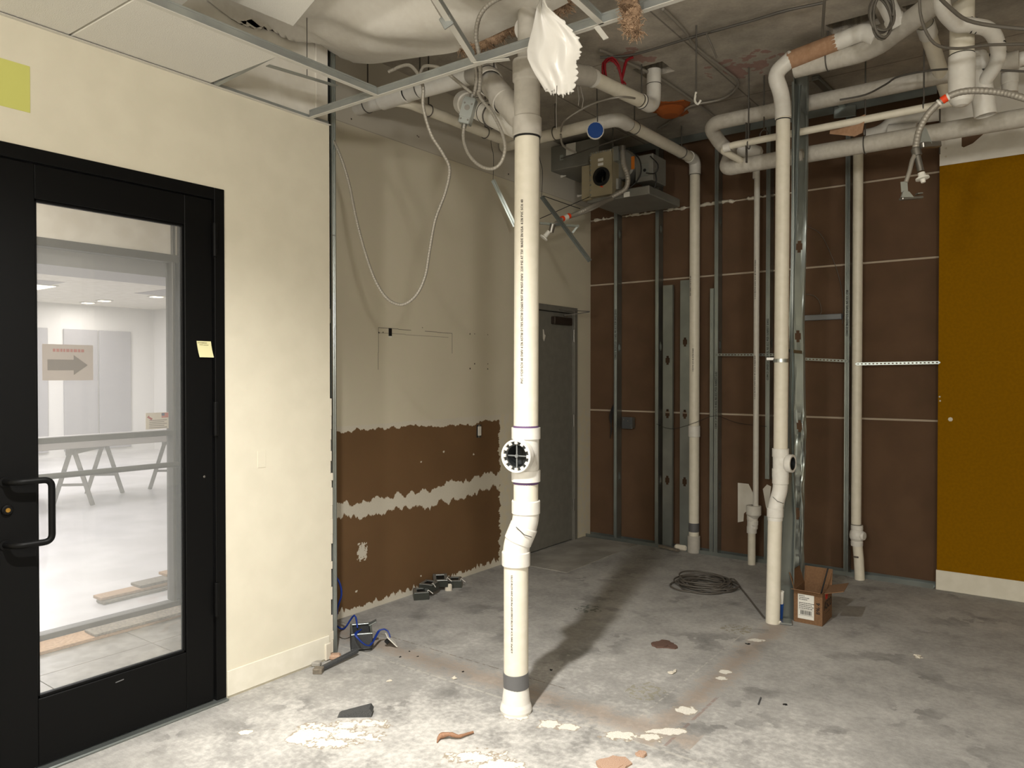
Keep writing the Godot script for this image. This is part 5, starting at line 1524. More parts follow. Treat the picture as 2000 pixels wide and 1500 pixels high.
	var spans := [[0.202, -0.0467, -0.0374], [0.1646, -0.0617, -0.0168], [0.1365, -0.0673, 0.0168], [0.1085, -0.0729, 0.0505], [0.0804, -0.0785, 0.0785], [0.0524, -0.086, 0.1028], [0.0243, -0.0935, 0.1159], [-0.0037, -0.0991, 0.1103], [-0.0318, -0.0972, 0.1028], [-0.0598, -0.0842, 0.0916], [-0.0879, -0.0692, 0.0954], [-0.1159, -0.0524, 0.0935], [-0.1402, -0.0393, 0.086], [-0.1646, -0.0262, 0.0767]]
	rows = []
	var cf := -cam_dir()
	for i in 53:
		var fi := i / 52.0 * (spans.size() - 1.001)
		var k := int(fi)
		var lo: Array = spans[k]
		var hi: Array = spans[k + 1]
		var yy := lerpf(lo[0], hi[0], fi - k)
		var l := lerpf(lo[1], hi[1], fi - k)
		var r := lerpf(lo[2], hi[2], fi - k)
		var row := []
		for j in 25:
			var u := j / 24.0
			var x := lerpf(l, r, u)
			var y2 := yy
			if i == 52: y2 += rng.randf_range(-.012, .016) + .022 * maxf(0.0, 1.0 - absf(u - .42) * 6.0)
			if j == 24: x += rng.randf_range(-.008, .006)
			var p := V(-1.63, 2.83, -2.46) + V(.803, 0, -.596) * x + V(0, y2, 0)
			var dn := .165 - yy
			var fold := .16 * maxf(.26 - u, 0.0) + .05 * maxf(u - .26, 0.0) + .008 * sin(u * 9.0 + dn * 19.0) + .003 * sin(u * 23.0 - dn * 32.0) + .035 * dn * sin(u * 6.0)
			row.append(p - cf * fold)
		rows.append(row)
	part("sheet", G.new().sheet(rows, .002), M.plastic, pl)
	for q in [[Vector3(-1.514, 2.617, -2.317), .14, -.004], [Vector3(-1.453, 2.613, -2.363), .05, .006], [Vector3(-1.444, 2.613, -2.369), .06, .012]]:
		part("loose_thread", G.new().tube([q[0] + V(0, .02, 0), q[0] + V(q[2], -q[1] * .5, 0), q[0] + V(q[2] * .5, -q[1], 0)], .0015, 5), M.grey_cable, pl)
	var cut := Vector3(-1.509, 2.900, -2.597)
	single("tee_offcut", G.new().bar(Vector3(-1.455, 2.907, -2.503), Vector3(-1.415, 2.850, -2.507), .022, .004, V(.4, .5, .6)), M.tee_face, "white offcut of tee hanging behind the torn plastic", "ceiling tee")

func cam_dir() -> Vector3:
	return V(.596, 0, .803)

func wool(called: String, path: Array, r: float, label: String, rng: RandomNumberGenerator) -> void:
	var t := thing(called, label, "insulation", path[0])
	var radii := []
	var wob := []
	for i in path.size():
		var f := sin(PI * (i + .6) / (path.size() + .2))
		radii.append(r * (.35 + .45 * f) * rng.randf_range(.7, 1.25))
		wob.append(path[i] + V(rng.randf_range(-1, 1), rng.randf_range(-1, 1), rng.randf_range(-1, 1)) * r * .25)
	part("core", G.new().tube(wob, radii, 12), M.insulation, t)
	var g := G.new()
	for k in 900:
		var p: Vector3 = wob[rng.randi() % wob.size()]
		var d := V(rng.randf_range(-1, 1), rng.randf_range(-1.2, .5), rng.randf_range(-1, 1)).normalized()
		var e := p + d * r * rng.randf_range(.6, 1.35)
		g.tube([p + d * r * .3, e.lerp(p, .4) + V(rng.randf_range(-1, 1), rng.randf_range(-1, 1), rng.randf_range(-1, 1)) * r * .35, e], [.0022, .0016, .0008], 4)
	bits("fibres", g, M.insulation, t)

# ================================================================ pipes, cables and sprinkler drops under the deck
func build_overhead_pipes() -> void:
	# insulated pair: upper and lower run joined by a bend
	var t := thing("insulated_pipe", "white insulated pipe doubling back on itself below the deck", "pipe", Vector3(-2.077, 3.428, -5.330))
	var u0 := Vector3(-2.148, 3.430, -5.330)
	var u1 := Vector3(-0.234, 3.443, -5.330)
	var l0 := Vector3(-1.968, 3.082, -5.330)
	var l1 := Vector3(0.470, 3.107, -5.330)
	u1.y = u0.y; l1.y = l0.y
	part("upper_run", G.new().tube(bend([u1, u0, u0 + V(.02, -.10, -.22), V(l0.x - .06, l0.y + .16, -5.5), V(l0.x - .06, l0.y, -5.36), l0 + V(.1, 0, 0)], .11, 8), .052, 24), M.insul, t)
	part("lower_run", G.new().tube([l0 + V(.05, 0, 0), V(1.9, l0.y, -5.33)], .055, 24), M.insul, t)
	part("seam", ring_mark(V(l0.x + .14, l0.y, -5.33), Vector3.RIGHT, .0565, .002), M.pvc_grey, t)
	part("elbow_end", G.new().lathe(along(Vector3(-1.937, 3.285, -5.750), V(.8, -.3, -.5)), [V2(.05, -.14), V2(.055, -.1), V2(.055, .03), V2(.03, .055), V2(0, .06)], 24), M.pvc_white, t)
	part("drop_tee", collar(V(Vector3(-2.049, 3.238, -6.120).x, Vector3(-2.048, 3.209, -6.120).y, -6.12), Vector3.UP, .028, .03), M.pvc_white, t)
	hanger(t, V(l0.x + .9, l0.y, -5.33), Vector3.RIGHT, .055)
	# slim pipe between them
	t = thing("slim_pipe", "slim cream pipe strung between the two insulated runs", "pipe", Vector3(-1.876, 3.165, -5.100))
	var s0 := Vector3(-1.942, 3.159, -5.100)
	part("pipe", G.new().tube(bend([s0 + V(.09, -.07, -.25), s0 + V(-.01, -.01, 0), V(s0.x + .06, s0.y + .01, -5.1), V(-.55, s0.y + .02, -5.1)], .05), .0235, 18), M.pvc, t)
	part("coupling", collar(s0 + V(.03, .002, 0), V(1, .1, 0), .030, .025), M.pvc_white, t)
	part("paper_flap", G.new().prism(Transform3D(Basis(V(0, 1, 0), -.3), Vector3(-1.131, 3.181, -5.120)), PackedVector2Array([V2(-.11, .03), V2(-.12, -.04), V2(.05, -.10), V2(.10, -.09), V2(.12, .02), V2(.0, .01)]), .003), M.rawcard, t, "torn brown paper flap")
	for x in [1462, 1493]: pass
	hanger(t, Vector3(-1.761, 3.151, -5.100), Vector3.RIGHT, .0235, 3.68)
	hanger(t, Vector3(-0.697, 3.190, -5.100), Vector3.RIGHT, .0235, 3.68)
	var rg := Vector3(-1.721, 3.290, -5.300)
	var lp := []
	for i in 17: lp.append(rg + V(cos(TAU * i / 16.0) * .028, sin(TAU * i / 16.0) * .04 - .03, 0))
	var hk := thing("hanger_hook", "empty pipe hanger ring dangling below the insulated run", "hanger", rg)
	part("ring", G.new().tube(lp, .005, 6, false), M.rod, hk)
	part("rod", G.new().tube([rg, V(rg.x, Y_DECK, rg.z)], .005, 6), M.rod, hk)
	var bk := Vector3(-1.775, 3.031, -5.100)
	single("strut_bracket", G.new().bar(bk, Vector3(-1.776, 3.305, -5.100), .018, .006, V(1, 0, .3)), M.rod, "black flat strap hanging down past the slim pipe", "hanger")
	# large insulated pipe from the riser to the upper right
	t = thing("large_insulated_pipe", "thick white pipe bending from the riser toward the upper right corner", "pipe", Vector3(-1.359, 3.500, -4.850))
	var r0 := Vector3(-1.384, 3.499, -4.850)
	var r1 := Vector3(-0.945, 3.468, -4.850)
	r1.y = r0.y
	var r2 := Vector3(-0.395, 3.440, -4.255)
	r2.y = r0.y
	part("pipe", G.new().tube(bend([r0, r1, r2, r2 + (r2 - r1).normalized() * .8], .12, 8), .058, 26), M.insul, t)
	hanger(t, r0.lerp(r1, .45), Vector3.RIGHT, .058)
	# stub pipe behind cable coil
	t = thing("elbow_stub", "white elbow pipe hanging under the deck inside the cable coil", "pipe", Vector3(-0.762, 3.492, -4.571))
	part("pipe", G.new().tube(bend([Vector3(-0.833, 3.660, -4.418), Vector3(-0.803, 3.607, -4.480), Vector3(-0.758, 3.497, -4.574)], .08), .046, 22), M.pvc_white, t)
	part("open_end", collar(Vector3(-0.765, 3.514, -4.569), V(.5, -1, .1), .052, .025), M.pvc_white, t)
	part("joint_ring", ring_mark(Vector3(-0.777, 3.543, -4.549), V(.5, -1, .1), .0475, .003), M.ink, t)
	# coiled cable
	var path := []
	var cc := Vector3(-0.796, 3.492, -4.359)
	for i in 110:
		var a := TAU * i / 26.0
		var rr := .075 + .012 * sin(i * .37)
		path.append(cc + V(.803, 0, -.596) * cos(a) * rr * .8 + V(0, sin(a) * rr * 1.35 - .02, 0) + V(.596, 0, .803) * (.02 * sin(i * .21)))
	single("cable_coil_overhead", G.new().tube(path, .007, 7), M.grey_cable, "grey cable coiled under the deck near the upper right", "cable")
	# capped vertical stub and its neighbours
	t = thing("capped_drop", "fat white capped drop pipe hanging at the upper right", "pipe", Vector3(-0.452, 3.014, -4.607))
	var v0 := Vector3(-0.453, 3.068, -4.607)
	part("pipe", G.new().tube([v0 + V(0, .1, 0), V(v0.x, Y_DECK, v0.z)], .058, 28), M.pvc, t)
	part("cap", G.new().lathe(at(v0), [V2(0, -.078), V2(.03, -.072), V2(.052, -.052), V2(.062, -.02), V2(.0635, .01), V2(.0635, .19), V2(.058, .194)], 28), M.pvc_white, t)
	part("joint_ring", ring_mark(v0 + V(0, .197, 0), Vector3.UP, .0595, .002), M.ink, t)
	t = thing("wye_drop", "open white wye pipe just right of the capped drop", "pipe", Vector3(-0.370, 3.023, -4.793))
	var w0 := Vector3(-0.398, 3.201, -4.899)
	var m0 := Vector3(-0.367, 3.013, -4.919)
	var m1 := Vector3(-0.408, 3.338, -4.894)
	var ml := m0.distance_to(m1)
	part("body", G.new().lathe(along(m0, m1 - m0), [V2(0, .16), V2(.050, .15), V2(.050, 0), V2(.056, 0), V2(.056, ml), V2(0, ml)], 26), M.pvc_white, t)
	part("cap", G.new().lathe(along(Vector3(-0.408, 3.321, -4.893), V(-.1, 1, 0)), [V2(.056, 0), V2(.05, .035), V2(.03, .055), V2(0, .06)], 24), M.pvc_white, t)
	part("branch", G.new().tube(bend([Vector3(-0.373, 3.190, -4.881), Vector3(-0.296, 3.258, -4.789), Vector3(-0.303, 3.331, -4.661), Vector3(-0.333, 3.361, -4.576), Vector3(-0.413, 3.356, -4.455), Vector3(-0.459, 3.351, -4.420), Vector3(-0.505, 3.380, -4.262), Vector3(-0.496, 3.430, -4.145)], .07, 6), .037, 22), M.pvc_white, t)
	for q in [[Vector3(-0.301, 3.283, -4.748), V(0, 1, .1)], [Vector3(-0.302, 3.313, -4.686), V(0, 1, .1)], [Vector3(-0.383, 3.360, -4.501), V(-1, 0, .3)], [Vector3(-0.401, 3.358, -4.476), V(-1, 0, .3)]]:
		part("joint_ring", ring_mark(q[0], q[1], .040, .003), M.ink, t)
	t = thing("diagonal_pipe", "white pipe slanting down behind the capped drop", "pipe", Vector3(-0.598, 3.315, -5.313))
	part("pipe", G.new().tube([Vector3(-0.667, 3.600, -4.893), Vector3(-0.618, 3.365, -5.486)], .043, 22), M.pvc, t)
	part("coupling", collar(Vector3(-0.661, 3.576, -4.934), Vector3(-0.618, 3.365, -5.486) - Vector3(-0.667, 3.600, -4.893), .050, .05), M.pvc_white, t)
	t = thing("corner_elbow", "white elbow pipe at the right edge of the picture", "pipe", Vector3(-0.294, 3.331, -5.539))
	part("pipe", G.new().tube(bend([Vector3(-0.282, 3.271, -5.422), Vector3(-0.284, 3.469, -5.424), Vector3(-0.016, 3.459, -5.436)], .09), .042, 22), M.pvc_white, t)
	part("coupling", collar(Vector3(-0.283, 3.376, -5.423), Vector3.UP, .046, .05), M.pvc_white, t)
	t = thing("wall_wye", "white wye fitting on the brown wall behind the lower insulated run", "pipe", Vector3(-1.013, 3.385, -6.100))
	part("pipe", G.new().tube(bend([Vector3(-1.221, 3.364, -6.100), Vector3(-1.109, 3.373, -6.100), Vector3(-1.020, 3.446, -6.100), Vector3(-0.734, 3.432, -6.100)], .07), .05, 22), M.pvc_white, t)
	part("branch", G.new().tube([Vector3(-1.055, 3.361, -6.050), Vector3(-0.872, 3.336, -6.050)], .045, 20), M.pvc_white, t)
	# cables under the deck
	var cab := [[[Vector3(-2.426, 3.660, -4.206), Vector3(-2.397, 3.660, -4.323), Vector3(-2.306, 3.660, -4.943), Vector3(-2.298, 3.660, -5.842)], .010, "straight conduit crossing the deck above the fan unit", M.armor],
		[[Vector3(-1.862, 3.660, -3.955), Vector3(-1.872, 3.660, -4.263), Vector3(-1.909, 3.660, -4.562), Vector3(-1.888, 3.660, -5.029), Vector3(-1.892, 3.660, -5.250), Vector3(-1.987, 3.660, -5.419), Vector3(-2.127, 3.660, -5.508), Vector3(-2.351, 3.660, -5.502), Vector3(-2.558, 3.660, -5.679), Vector3(-2.797, 3.660, -5.848)], .009, "conduit kinked under the deck near the stained patch", M.armor],
		[[Vector3(-2.463, 3.650, -4.284), Vector3(-2.258, 3.650, -4.378), Vector3(-1.833, 3.650, -4.366), Vector3(-1.737, 3.650, -4.369), Vector3(-1.489, 3.650, -4.375), Vector3(-1.311, 3.650, -4.369), Vector3(-1.096, 3.650, -4.404)], .008, "dark cable running across the deck toward the upper right", M.rod],
		[[Vector3(-1.738, 3.640, -4.341), Vector3(-1.747, 3.620, -4.314), Vector3(-1.725, 3.560, -4.325), Vector3(-1.718, 3.500, -4.405)], .006, "cable end hanging from the deck clip", M.grey_cable],
		[[Vector3(-1.027, 3.532, -4.126), Vector3(-1.057, 3.500, -4.227), Vector3(-1.114, 3.481, -4.434)], .008, "cable dropping to the paper-wrapped pipe", M.grey_cable],
		[[Vector3(-0.565, 3.355, -3.968), Vector3(-0.562, 3.258, -4.031), Vector3(-0.520, 3.171, -4.123), Vector3(-0.432, 3.155, -4.213), Vector3(-0.313, 3.172, -4.302), Vector3(-0.132, 3.168, -4.411)], .007, "light cable looping past the capped drop pipe", M.grey_cable],
		[[Vector3(-0.490, 3.329, -3.961), Vector3(-0.449, 3.295, -4.053), Vector3(-0.386, 3.258, -4.162), Vector3(-0.268, 3.229, -4.249), Vector3(-0.129, 3.191, -4.289)], .009, "thick grey cable over the capped drop pipe", M.grey_cable],
		[[Vector3(-1.196, 3.365, -5.200), Vector3(-1.042, 3.364, -5.200), Vector3(-0.906, 3.367, -5.100), Vector3(-0.804, 3.364, -5.000), Vector3(-0.553, 3.310, -4.900), Vector3(-0.165, 3.170, -4.800)], .006, "thin cable clipped along the upper insulated run", M.rod],
		[[Vector3(-3.264, 3.500, -5.049), Vector3(-2.718, 3.261, -4.236), Vector3(-2.596, 3.294, -4.202), Vector3(-2.438, 3.325, -4.196), Vector3(-2.271, 3.321, -4.195), Vector3(-2.240, 3.351, -4.344)], .007, "armoured cable arching up to the deck over the fan unit", M.armor],
		[[Vector3(-2.786, 3.217, -4.310), Vector3(-2.825, 3.167, -4.404), Vector3(-2.806, 3.151, -4.542)], .007, "armoured cable tail curving down onto the fan unit", M.armor]]
	for q in cab:
		var pth := spline(q[0], .03)
		single("cable", G.new().tube(pth, q[1], 7), q[3], q[2], "cable")
	for q in [[Vector3(-1.806, 3.680, -4.300), Vector3(-1.730, 3.300, -4.130), "hanger rod with an empty white hook below the deck"]]:
		var hp: Vector3 = q[0]
		var h := thing("hook_rod", q[2], "hanger", hp)
		part("rod", G.new().tube([hp, hp + V(0, -.42, 0)], .005, 6), M.rod, h)
		part("hook", G.new().tube(spline([hp + V(0, -.40, 0), hp + V(-.008, -.45, 0), hp + V(.012, -.475, 0), hp + V(.03, -.455, 0)], .01), .007, 8), M.tag_white, h)
	# hanging rods with nothing on them
	var rods := [[Vector3(-2.329, 3.680, -4.614), .22, "bare hanger rod beside the pipe going into the deck"], [Vector3(-1.979, 3.680, -5.752), .25, "bare hanger rod over the insulated bend"], [Vector3(-0.712, 3.600, -5.935), .5, "bare hanger rod at the white band over the yellow wall"]]
	for q in rods: single("hanger_rod", G.new().tube([q[0], q[0] - V(0, q[1], 0)], .005, 6), M.rod, q[2], "hanger")
	var st := Vector3(-1.429, 3.660, -5.503)
	t = thing("deck_strut", "galvanised strut channel under the deck right of the crushed stud", "strut", st)
	part("channel", G.new().bar(st, Vector3(-1.376, 3.640, -6.455), .05, .03, Vector3.UP, .004), M.zinc, t)
	part("end_plate", G.new().box(at(Vector3(-1.381, 3.600, -6.165), .3), V(.16, .09, .02), .004), M.zinc, t)
	# red wires in a bundle
	t = thing("red_wire_bundle", "bundle of red wires hanging from the deck", "wires", Vector3(-2.424, 3.660, -4.372))
	var rng := RandomNumberGenerator.new()
	rng.seed = 31
	for k in 8:
		var j := V(rng.randf_range(-.02, .02), rng.randf_range(-.02, .02), rng.randf_range(-.02, .02))
		part("wire", G.new().tube(spline([Vector3(-2.384, 3.482, -4.213) + j, Vector3(-2.390, 3.564, -4.210) + j, Vector3(-2.361, 3.605, -4.258) + j, Vector3(-2.336, 3.571, -4.301) + j * .6, Vector3(-2.333, 3.493, -4.338) + j * .3, Vector3(-2.317, 3.460, -4.350) + j], .03), .0045, 6), M.red, t)
	part("tail", G.new().tube(spline([Vector3(-2.333, 3.493, -4.338), Vector3(-2.325, 3.564, -4.358), Vector3(-2.317, 3.625, -4.377), Vector3(-2.290, 3.649, -4.411)], .03), .010, 6), M.red, t)
	# orange fire-stop blob on the deck
	var oc := Vector3(-2.530, 3.680, -5.509)
	t = thing("firestop_patch", "rusty orange sealant patch on the deck", "sealant", oc)
	var poly := PackedVector2Array()
	for i in 40:
		var a := TAU * i / 40.0
		poly.append(V2(cos(a) * .15, sin(a) * .20) * (1.0 + .16 * sin(a * 3.0 + .7) + .10 * sin(a * 5.0) + rng.randf_range(-.06, .06)))
	part("smear", G.new().prism(Transform3D(Basis(V(1, 0, 0), PI / 2), oc), poly, .008), M.orange, t)
	part("lump", G.new().lathe(along(oc, Vector3.DOWN), [V2(.12, .0), V2(.11, .03), V2(.07, .06), V2(0, .065)], 9), M.orange, t)
	# flexible sprinkler drop on the right
	t = thing("sprinkler_drop", "braided sprinkler hose with an orange tag arching down at the right", "sprinkler", Vector3(-0.565, 2.589, -4.081))
	path = spline([Vector3(-0.046, 2.742, -4.095), Vector3(-0.158, 2.813, -4.075), Vector3(-0.256, 2.867, -4.090), Vector3(-0.378, 2.903, -4.100), Vector3(-0.462, 2.892, -4.100), Vector3(-0.537, 2.837, -4.105), Vector3(-0.579, 2.757, -4.098), Vector3(-0.593, 2.670, -4.086)], .008)
	part("hose", G.new().tube(path, ribs(path, .016, .08), 12), M.armor, t)
	var tg := path_part(path, .62, .665)
	part("tag", G.new().tube(tg, .0185, 12), M.tag_orange, t, "orange tag")
	part("tag_edge", G.new().tube(path_part(path, .613, .623), .0187, 12), M.tag_white, t)
	part("tag_edge", G.new().tube(path_part(path, .663, .672), .0187, 12), M.tag_white, t)
	var n0 := Vector3(-0.589, 2.652, -4.089)
	var n1 := Vector3(-0.563, 2.527, -4.082)
	part("nut", G.new().lathe(along(n0, n1 - n0), [V2(0, -.02), V2(.020, -.02), V2(.022, -.015), V2(.022, .02), V2(.015, .022), V2(.015, .10), V2(0, .10)], 6), M.steel, t)
	part("head_cup", G.new().lathe(along(n1, n1 - n0), [V2(0, -.02), V2(.016, -.02), V2(.018, .0), V2(.030, .004), V2(.031, .012), V2(.012, .014), V2(.010, .03), V2(0, .031)], 20), M.tag_white, t)
	part("bracket_bar", G.new().bar(Vector3(-0.571, 2.681, -4.090), Vector3(-0.506, 2.702, -4.201), .03, .028, Vector3.UP, .004), M.steel, t)
	part("bracket_plate", G.new().prism(Transform3D(Basis(V(.803, 0, -.596), V(0, 1, 0), V(.596, 0, .803)), Vector3(-0.561, 2.714, -4.110)), PackedVector2Array([V2(-.02, -.03), V2(.04, -.02), V2(.012, .05), V2(-.005, .06)]), .003), M.plated, t)
	# dangling clamp below
	t = thing("dangling_clamp", "galvanised clamp dangling below the right sprinkler hose", "bracket", Vector3(-0.604, 2.428, -4.050))
	part("strap", G.new().tube(spline([n0, Vector3(-0.603, 2.612, -4.066), Vector3(-0.612, 2.552, -4.045), Vector3(-0.626, 2.500, -4.034)], .02), .010, 8), M.armor, t)
	part("plate", G.new().box(Transform3D(Basis(V(0, 1, 0), .6) * Basis(V(0, 0, 1), .08), Vector3(-0.632, 2.478, -4.029)), V(.032, .05, .003)), M.plated, t)
	part("saddle", G.new().prism(Transform3D(Basis(V(.803, 0, -.596), V(0, 1, 0), V(.596, 0, .803)), Vector3(-0.627, 2.441, -4.032)), PackedVector2Array([V2(-.025, -.015), V2(.035, -.015), V2(.012, .012), V2(-.015, .014)]), .012), M.plated, t)
	part("jaw", G.new().bar(Vector3(-0.645, 2.419, -4.018), Vector3(-0.567, 2.431, -4.102), .03, .012, Vector3.UP, .003), M.steel, t)
	part("jaw", G.new().bar(Vector3(-0.587, 2.448, -4.087), Vector3(-0.567, 2.451, -4.102), .03, .008, Vector3.UP, .002), M.steel, t)

func path_part(p: Array, a: float, b: float) -> Array:
	return p.slice(int(a * p.size()), maxi(int(b * p.size()), int(a * p.size()) + 2))

# ================================================================ fan unit in the corner
func build_unit() -> void:
	var z := -5.45
	var t := thing("fan_unit", "galvanised fan unit hung under the deck in the far left corner", "fan unit", Vector3(-3.116, 3.052, -5.450))
	var a := Vector3(-3.230, 3.064, -5.450)
	var b := Vector3(-3.016, 3.438, -5.450)
	var g := G.new()
	# wide housing behind
	var h0 := Vector3(-3.865, 3.403, -5.900)
	var h1 := Vector3(-2.751, 3.621, -5.900)
	part("housing", G.new().bx(V(h0.x, h0.y + .0, -6.12), V(h0.x + .62, h1.y, -5.62), .006), M.unit, t)
	part("rating_label", G.new().box(at(Vector3(-3.524, 3.566, -5.618)), V(.10, .10, .001)), M.tag_white, t, "white rating label")
	part("side_panel", G.new().bx(V(a.x - .095, a.y - .01, z - .08), V(a.x, b.y - .09, z - .02), .004), M.unit_face, t)
	var hc := Vector3(-3.117, 3.222, -5.450)
	g = G.new()
	g.pierced(at(V(0, 0, z)), V2(a.x, a.y), V2(b.x, b.y), V2(hc.x, hc.y), .056)
	g.bx(V(a.x, a.y, z - .25), V(b.x, b.y, z - .247))
	g.bx(V(a.x, a.y, z - .25), V(a.x + .003, b.y, z))
	g.bx(V(b.x - .003, a.y, z - .25), V(b.x, b.y, z))
	g.bx(V(a.x, a.y, z - .25), V(b.x, a.y + .003, z))
	g.bx(V(a.x, b.y - .003, z - .25), V(b.x, b.y, z))
	var box := part("inlet_box", g, M.unit_face, t)
	part("inlet_ring", G.new().lathe(along(hc, Vector3.BACK), [V2(.050, -.09), V2(.056, -.09), V2(.056, .002), V2(.078, .002), V2(.078, .012), V2(.074, .018), V2(.055, .018), V2(.050, .006), V2(.050, -.09)], 32), M.black_rubber, box)
	for q in [Vector3(-3.126, 3.364, -5.449), Vector3(-3.126, 3.326, -5.449)]:
		part("sticker", G.new().box(at(q), V(.05, .022, .001)), M.tag_white, box)
	part("orange_mark", G.new().prism(at(Vector3(-3.111, 3.149, -5.449)), PackedVector2Array([V2(-.03, .01), V2(.025, .015), V2(.0, -.005), V2(.012, -.02), V2(-.015, -.012)]), .001), M.tag_orange, box)
	g = G.new()
	for k in 9:
		var f := (k + .5) / 9.0
		g.box(at(V(a.x + .006, lerpf(a.y, b.y, f), z + .001)), V(.014, .012, .004), .001)
		g.box(at(V(lerpf(a.x, b.x, f), b.y - .008, z + .001)), V(.012, .014, .004), .001)
	bits("screw_tab", g, M.plated, box)
	# motor drum and second box to the right
	part("top_flange", G.new().bx(V(b.x - .01, b.y - .10, z - .22), V(b.x + .045, b.y + .02, z - .02), .004), M.plated, t)
	var m := Vector3(-2.996, 3.330, -5.700)
	part("motor_drum", G.new().lathe(along(m + V(0, 0, .14), V(0, 0, -1)), [V2(0, 0), V2(.11, 0), V2(.125, .015), V2(.125, .25), V2(0, .26)], 28), M.unit, t)
	part("caution_label", G.new().box(at(Vector3(-2.879, 3.320, -5.550)), V(.03, .105, .002)), M.label_orange, t, "orange caution label")
	var w := Vector3(-2.783, 3.265, -5.600)
	part("control_box", G.new().bx(w + V(-.10, -.10, -.25), w + V(.06, .12, 0), .005), M.unit, t)
	part("switch_plate", G.new().bx(w + V(-.045, -.06, 0), w + V(.02, .045, .004), .002), M.plated, t)
	part("switch_knob", G.new().lathe(along(w + V(-.012, -.01, .003), Vector3.BACK), [V2(.014, 0), V2(.012, .006), V2(0, .007)], 12), M.black_rubber, t)
	var p0 := Vector3(-3.227, 3.031, -5.600)
	part("drain_pan", G.new().bx(V(p0.x - .06, p0.y, -6.1), V(p0.x + .52, p0.y + .07, -5.5), .006), M.unit, t)
	part("pan_sticker", G.new().box(at(Vector3(-2.908, 3.053, -5.498) + V(0, 0, 0)), V(.055, .04, .001)), M.tag_white, t)
	part("lower_cylinder", G.new().lathe(at(Vector3(-3.027, 3.114, -5.550)), [V2(0, 0), V2(.04, 0), V2(.04, .09), V2(0, .09)], 18), M.unit, t)
	var path := spline([Vector3(-2.937, 3.423, -5.480), Vector3(-2.916, 3.297, -5.460), Vector3(-2.879, 3.187, -5.460), Vector3(-2.897, 3.094, -5.460), Vector3(-2.990, 3.045, -5.440), Vector3(-3.136, 2.973, -5.400), Vector3(-3.286, 2.922, -5.360), Vector3(-3.451, 2.892, -5.340)], .01)
	part("flex_conduit", G.new().tube(path, ribs(path, .021, .07), 12), M.armor, t)
	part("conduit_nut", G.new().lathe(along(Vector3(-2.937, 3.431, -5.480), Vector3.UP), [V2(0, -.02), V2(.028, -.02), V2(.028, .02), V2(0, .022)], 8), M.steel, t)
	for q in [[[Vector3(-2.882, 3.418, -5.500), Vector3(-2.788, 3.321, -5.480), Vector3(-2.769, 3.215, -5.480), Vector3(-2.810, 3.139, -5.480), Vector3(-2.894, 3.089, -5.480)], .006], [[Vector3(-2.722, 3.347, -5.550), Vector3(-2.644, 3.259, -5.530), Vector3(-2.667, 3.197, -5.530), Vector3(-2.758, 3.216, -5.550)], .005], [[Vector3(-2.667, 3.197, -5.530), Vector3(-2.657, 3.138, -5.530), Vector3(-2.675, 3.075, -5.530)], .006]]:
		part("wire", G.new().tube(spline(q[0], .02), q[1], 6), M.wire, t)
	part("support_rod", G.new().tube([Vector3(-3.524, 3.444, -5.460), Vector3(-2.727, 3.493, -5.360)], .006, 6), M.rod, t)
	for q in [[Vector3(-3.519, 3.452, -5.460)], [Vector3(-2.723, 3.517, -5.360)]]:
		part("rod_plate", G.new().box(at(q[0]), V(.035, .045, .004)), M.plated, t)
	# hang it from the deck
	for q in [V(h0.x + .05, h1.y, -5.7), V(h0.x + .55, h1.y, -5.7), V(b.x - .05, b.y, z - .1)]:
		part("hanger_rod", G.new().tube([q, V(q.x, Y_DECK, q.z)], .005, 6), M.rod, t)
	# blue-faced round alarm bell shape hanging in front
	var c := Vector3(-2.646, 3.275, -4.539)
	var bl := thing("blue_capped_duct", "round grey fitting with a bright blue cap hanging before the fan unit", "fitting", c)
	var o := along(c, V(.55, -.1, .83))
	part("drum", G.new().lathe(o, [V2(.02, -.07), V2(.045, -.06), V2(.058, -.03), V2(.060, .0), V2(.056, .004), V2(0, .004)], 26), M.pvc_white, bl)
	part("blue_cap", G.new().lathe(o, [V2(.055, .0), V2(.054, .008), V2(0, .010)], 16), M.blue, bl, "bright blue cap")
	part("rod", G.new().tube([c + V(0, .05, -.03), V(c.x - .01, Y_DECK, c.z - .03)], .004, 6), M.rod, bl)
	# dark notch where the duct passes into the wall
	# left sprinkler drop
	var s := Vector3(-2.968, 2.622, -4.477)
	var sp := thing("sprinkler_drop", "braided sprinkler hose with an orange tag below the fan unit", "sprinkler", s)
	path = spline([Vector3(-3.014, 3.023, -5.440), Vector3(-2.854, 2.840, -4.876), Vector3(-2.909, 2.757, -4.709), Vector3(-2.941, 2.706, -4.585), Vector3(-2.961, 2.646, -4.494)], .01)
	part("hose", G.new().tube(path, ribs(path, .017, .08), 12), M.armor, sp)
	part("tag", G.new().tube([Vector3(-2.927, 2.735, -4.646), Vector3(-2.945, 2.700, -4.570)], .0205, 12), M.tag_orange, sp, "orange and white tag")
	part("tag_edge", G.new().tube([Vector3(-2.928, 2.723, -4.620), Vector3(-2.938, 2.708, -4.587)], .021, 12), M.tag_white, sp)
	part("nut", G.new().lathe(along(s, V(-.3, -1, 0)), [V2(0, -.03), V2(.022, -.03), V2(.022, .03), V2(0, .032)], 6), M.steel, sp)
	part("head", G.new().lathe(along(Vector3(-2.988, 2.583, -4.448), Vector3(-3.014, 2.543, -4.428) - Vector3(-2.988, 2.583, -4.448)), [V2(0, -.02), V2(.015, -.02), V2(.017, .03), V2(.032, .036), V2(.032, .045), V2(0, .05)], 18), M.tag_white, sp)
	part("cross_bar", G.new().bar(Vector3(-3.027, 2.654, -4.408), Vector3(-2.840, 2.646, -4.634), .016, .016), M.zinc, sp)
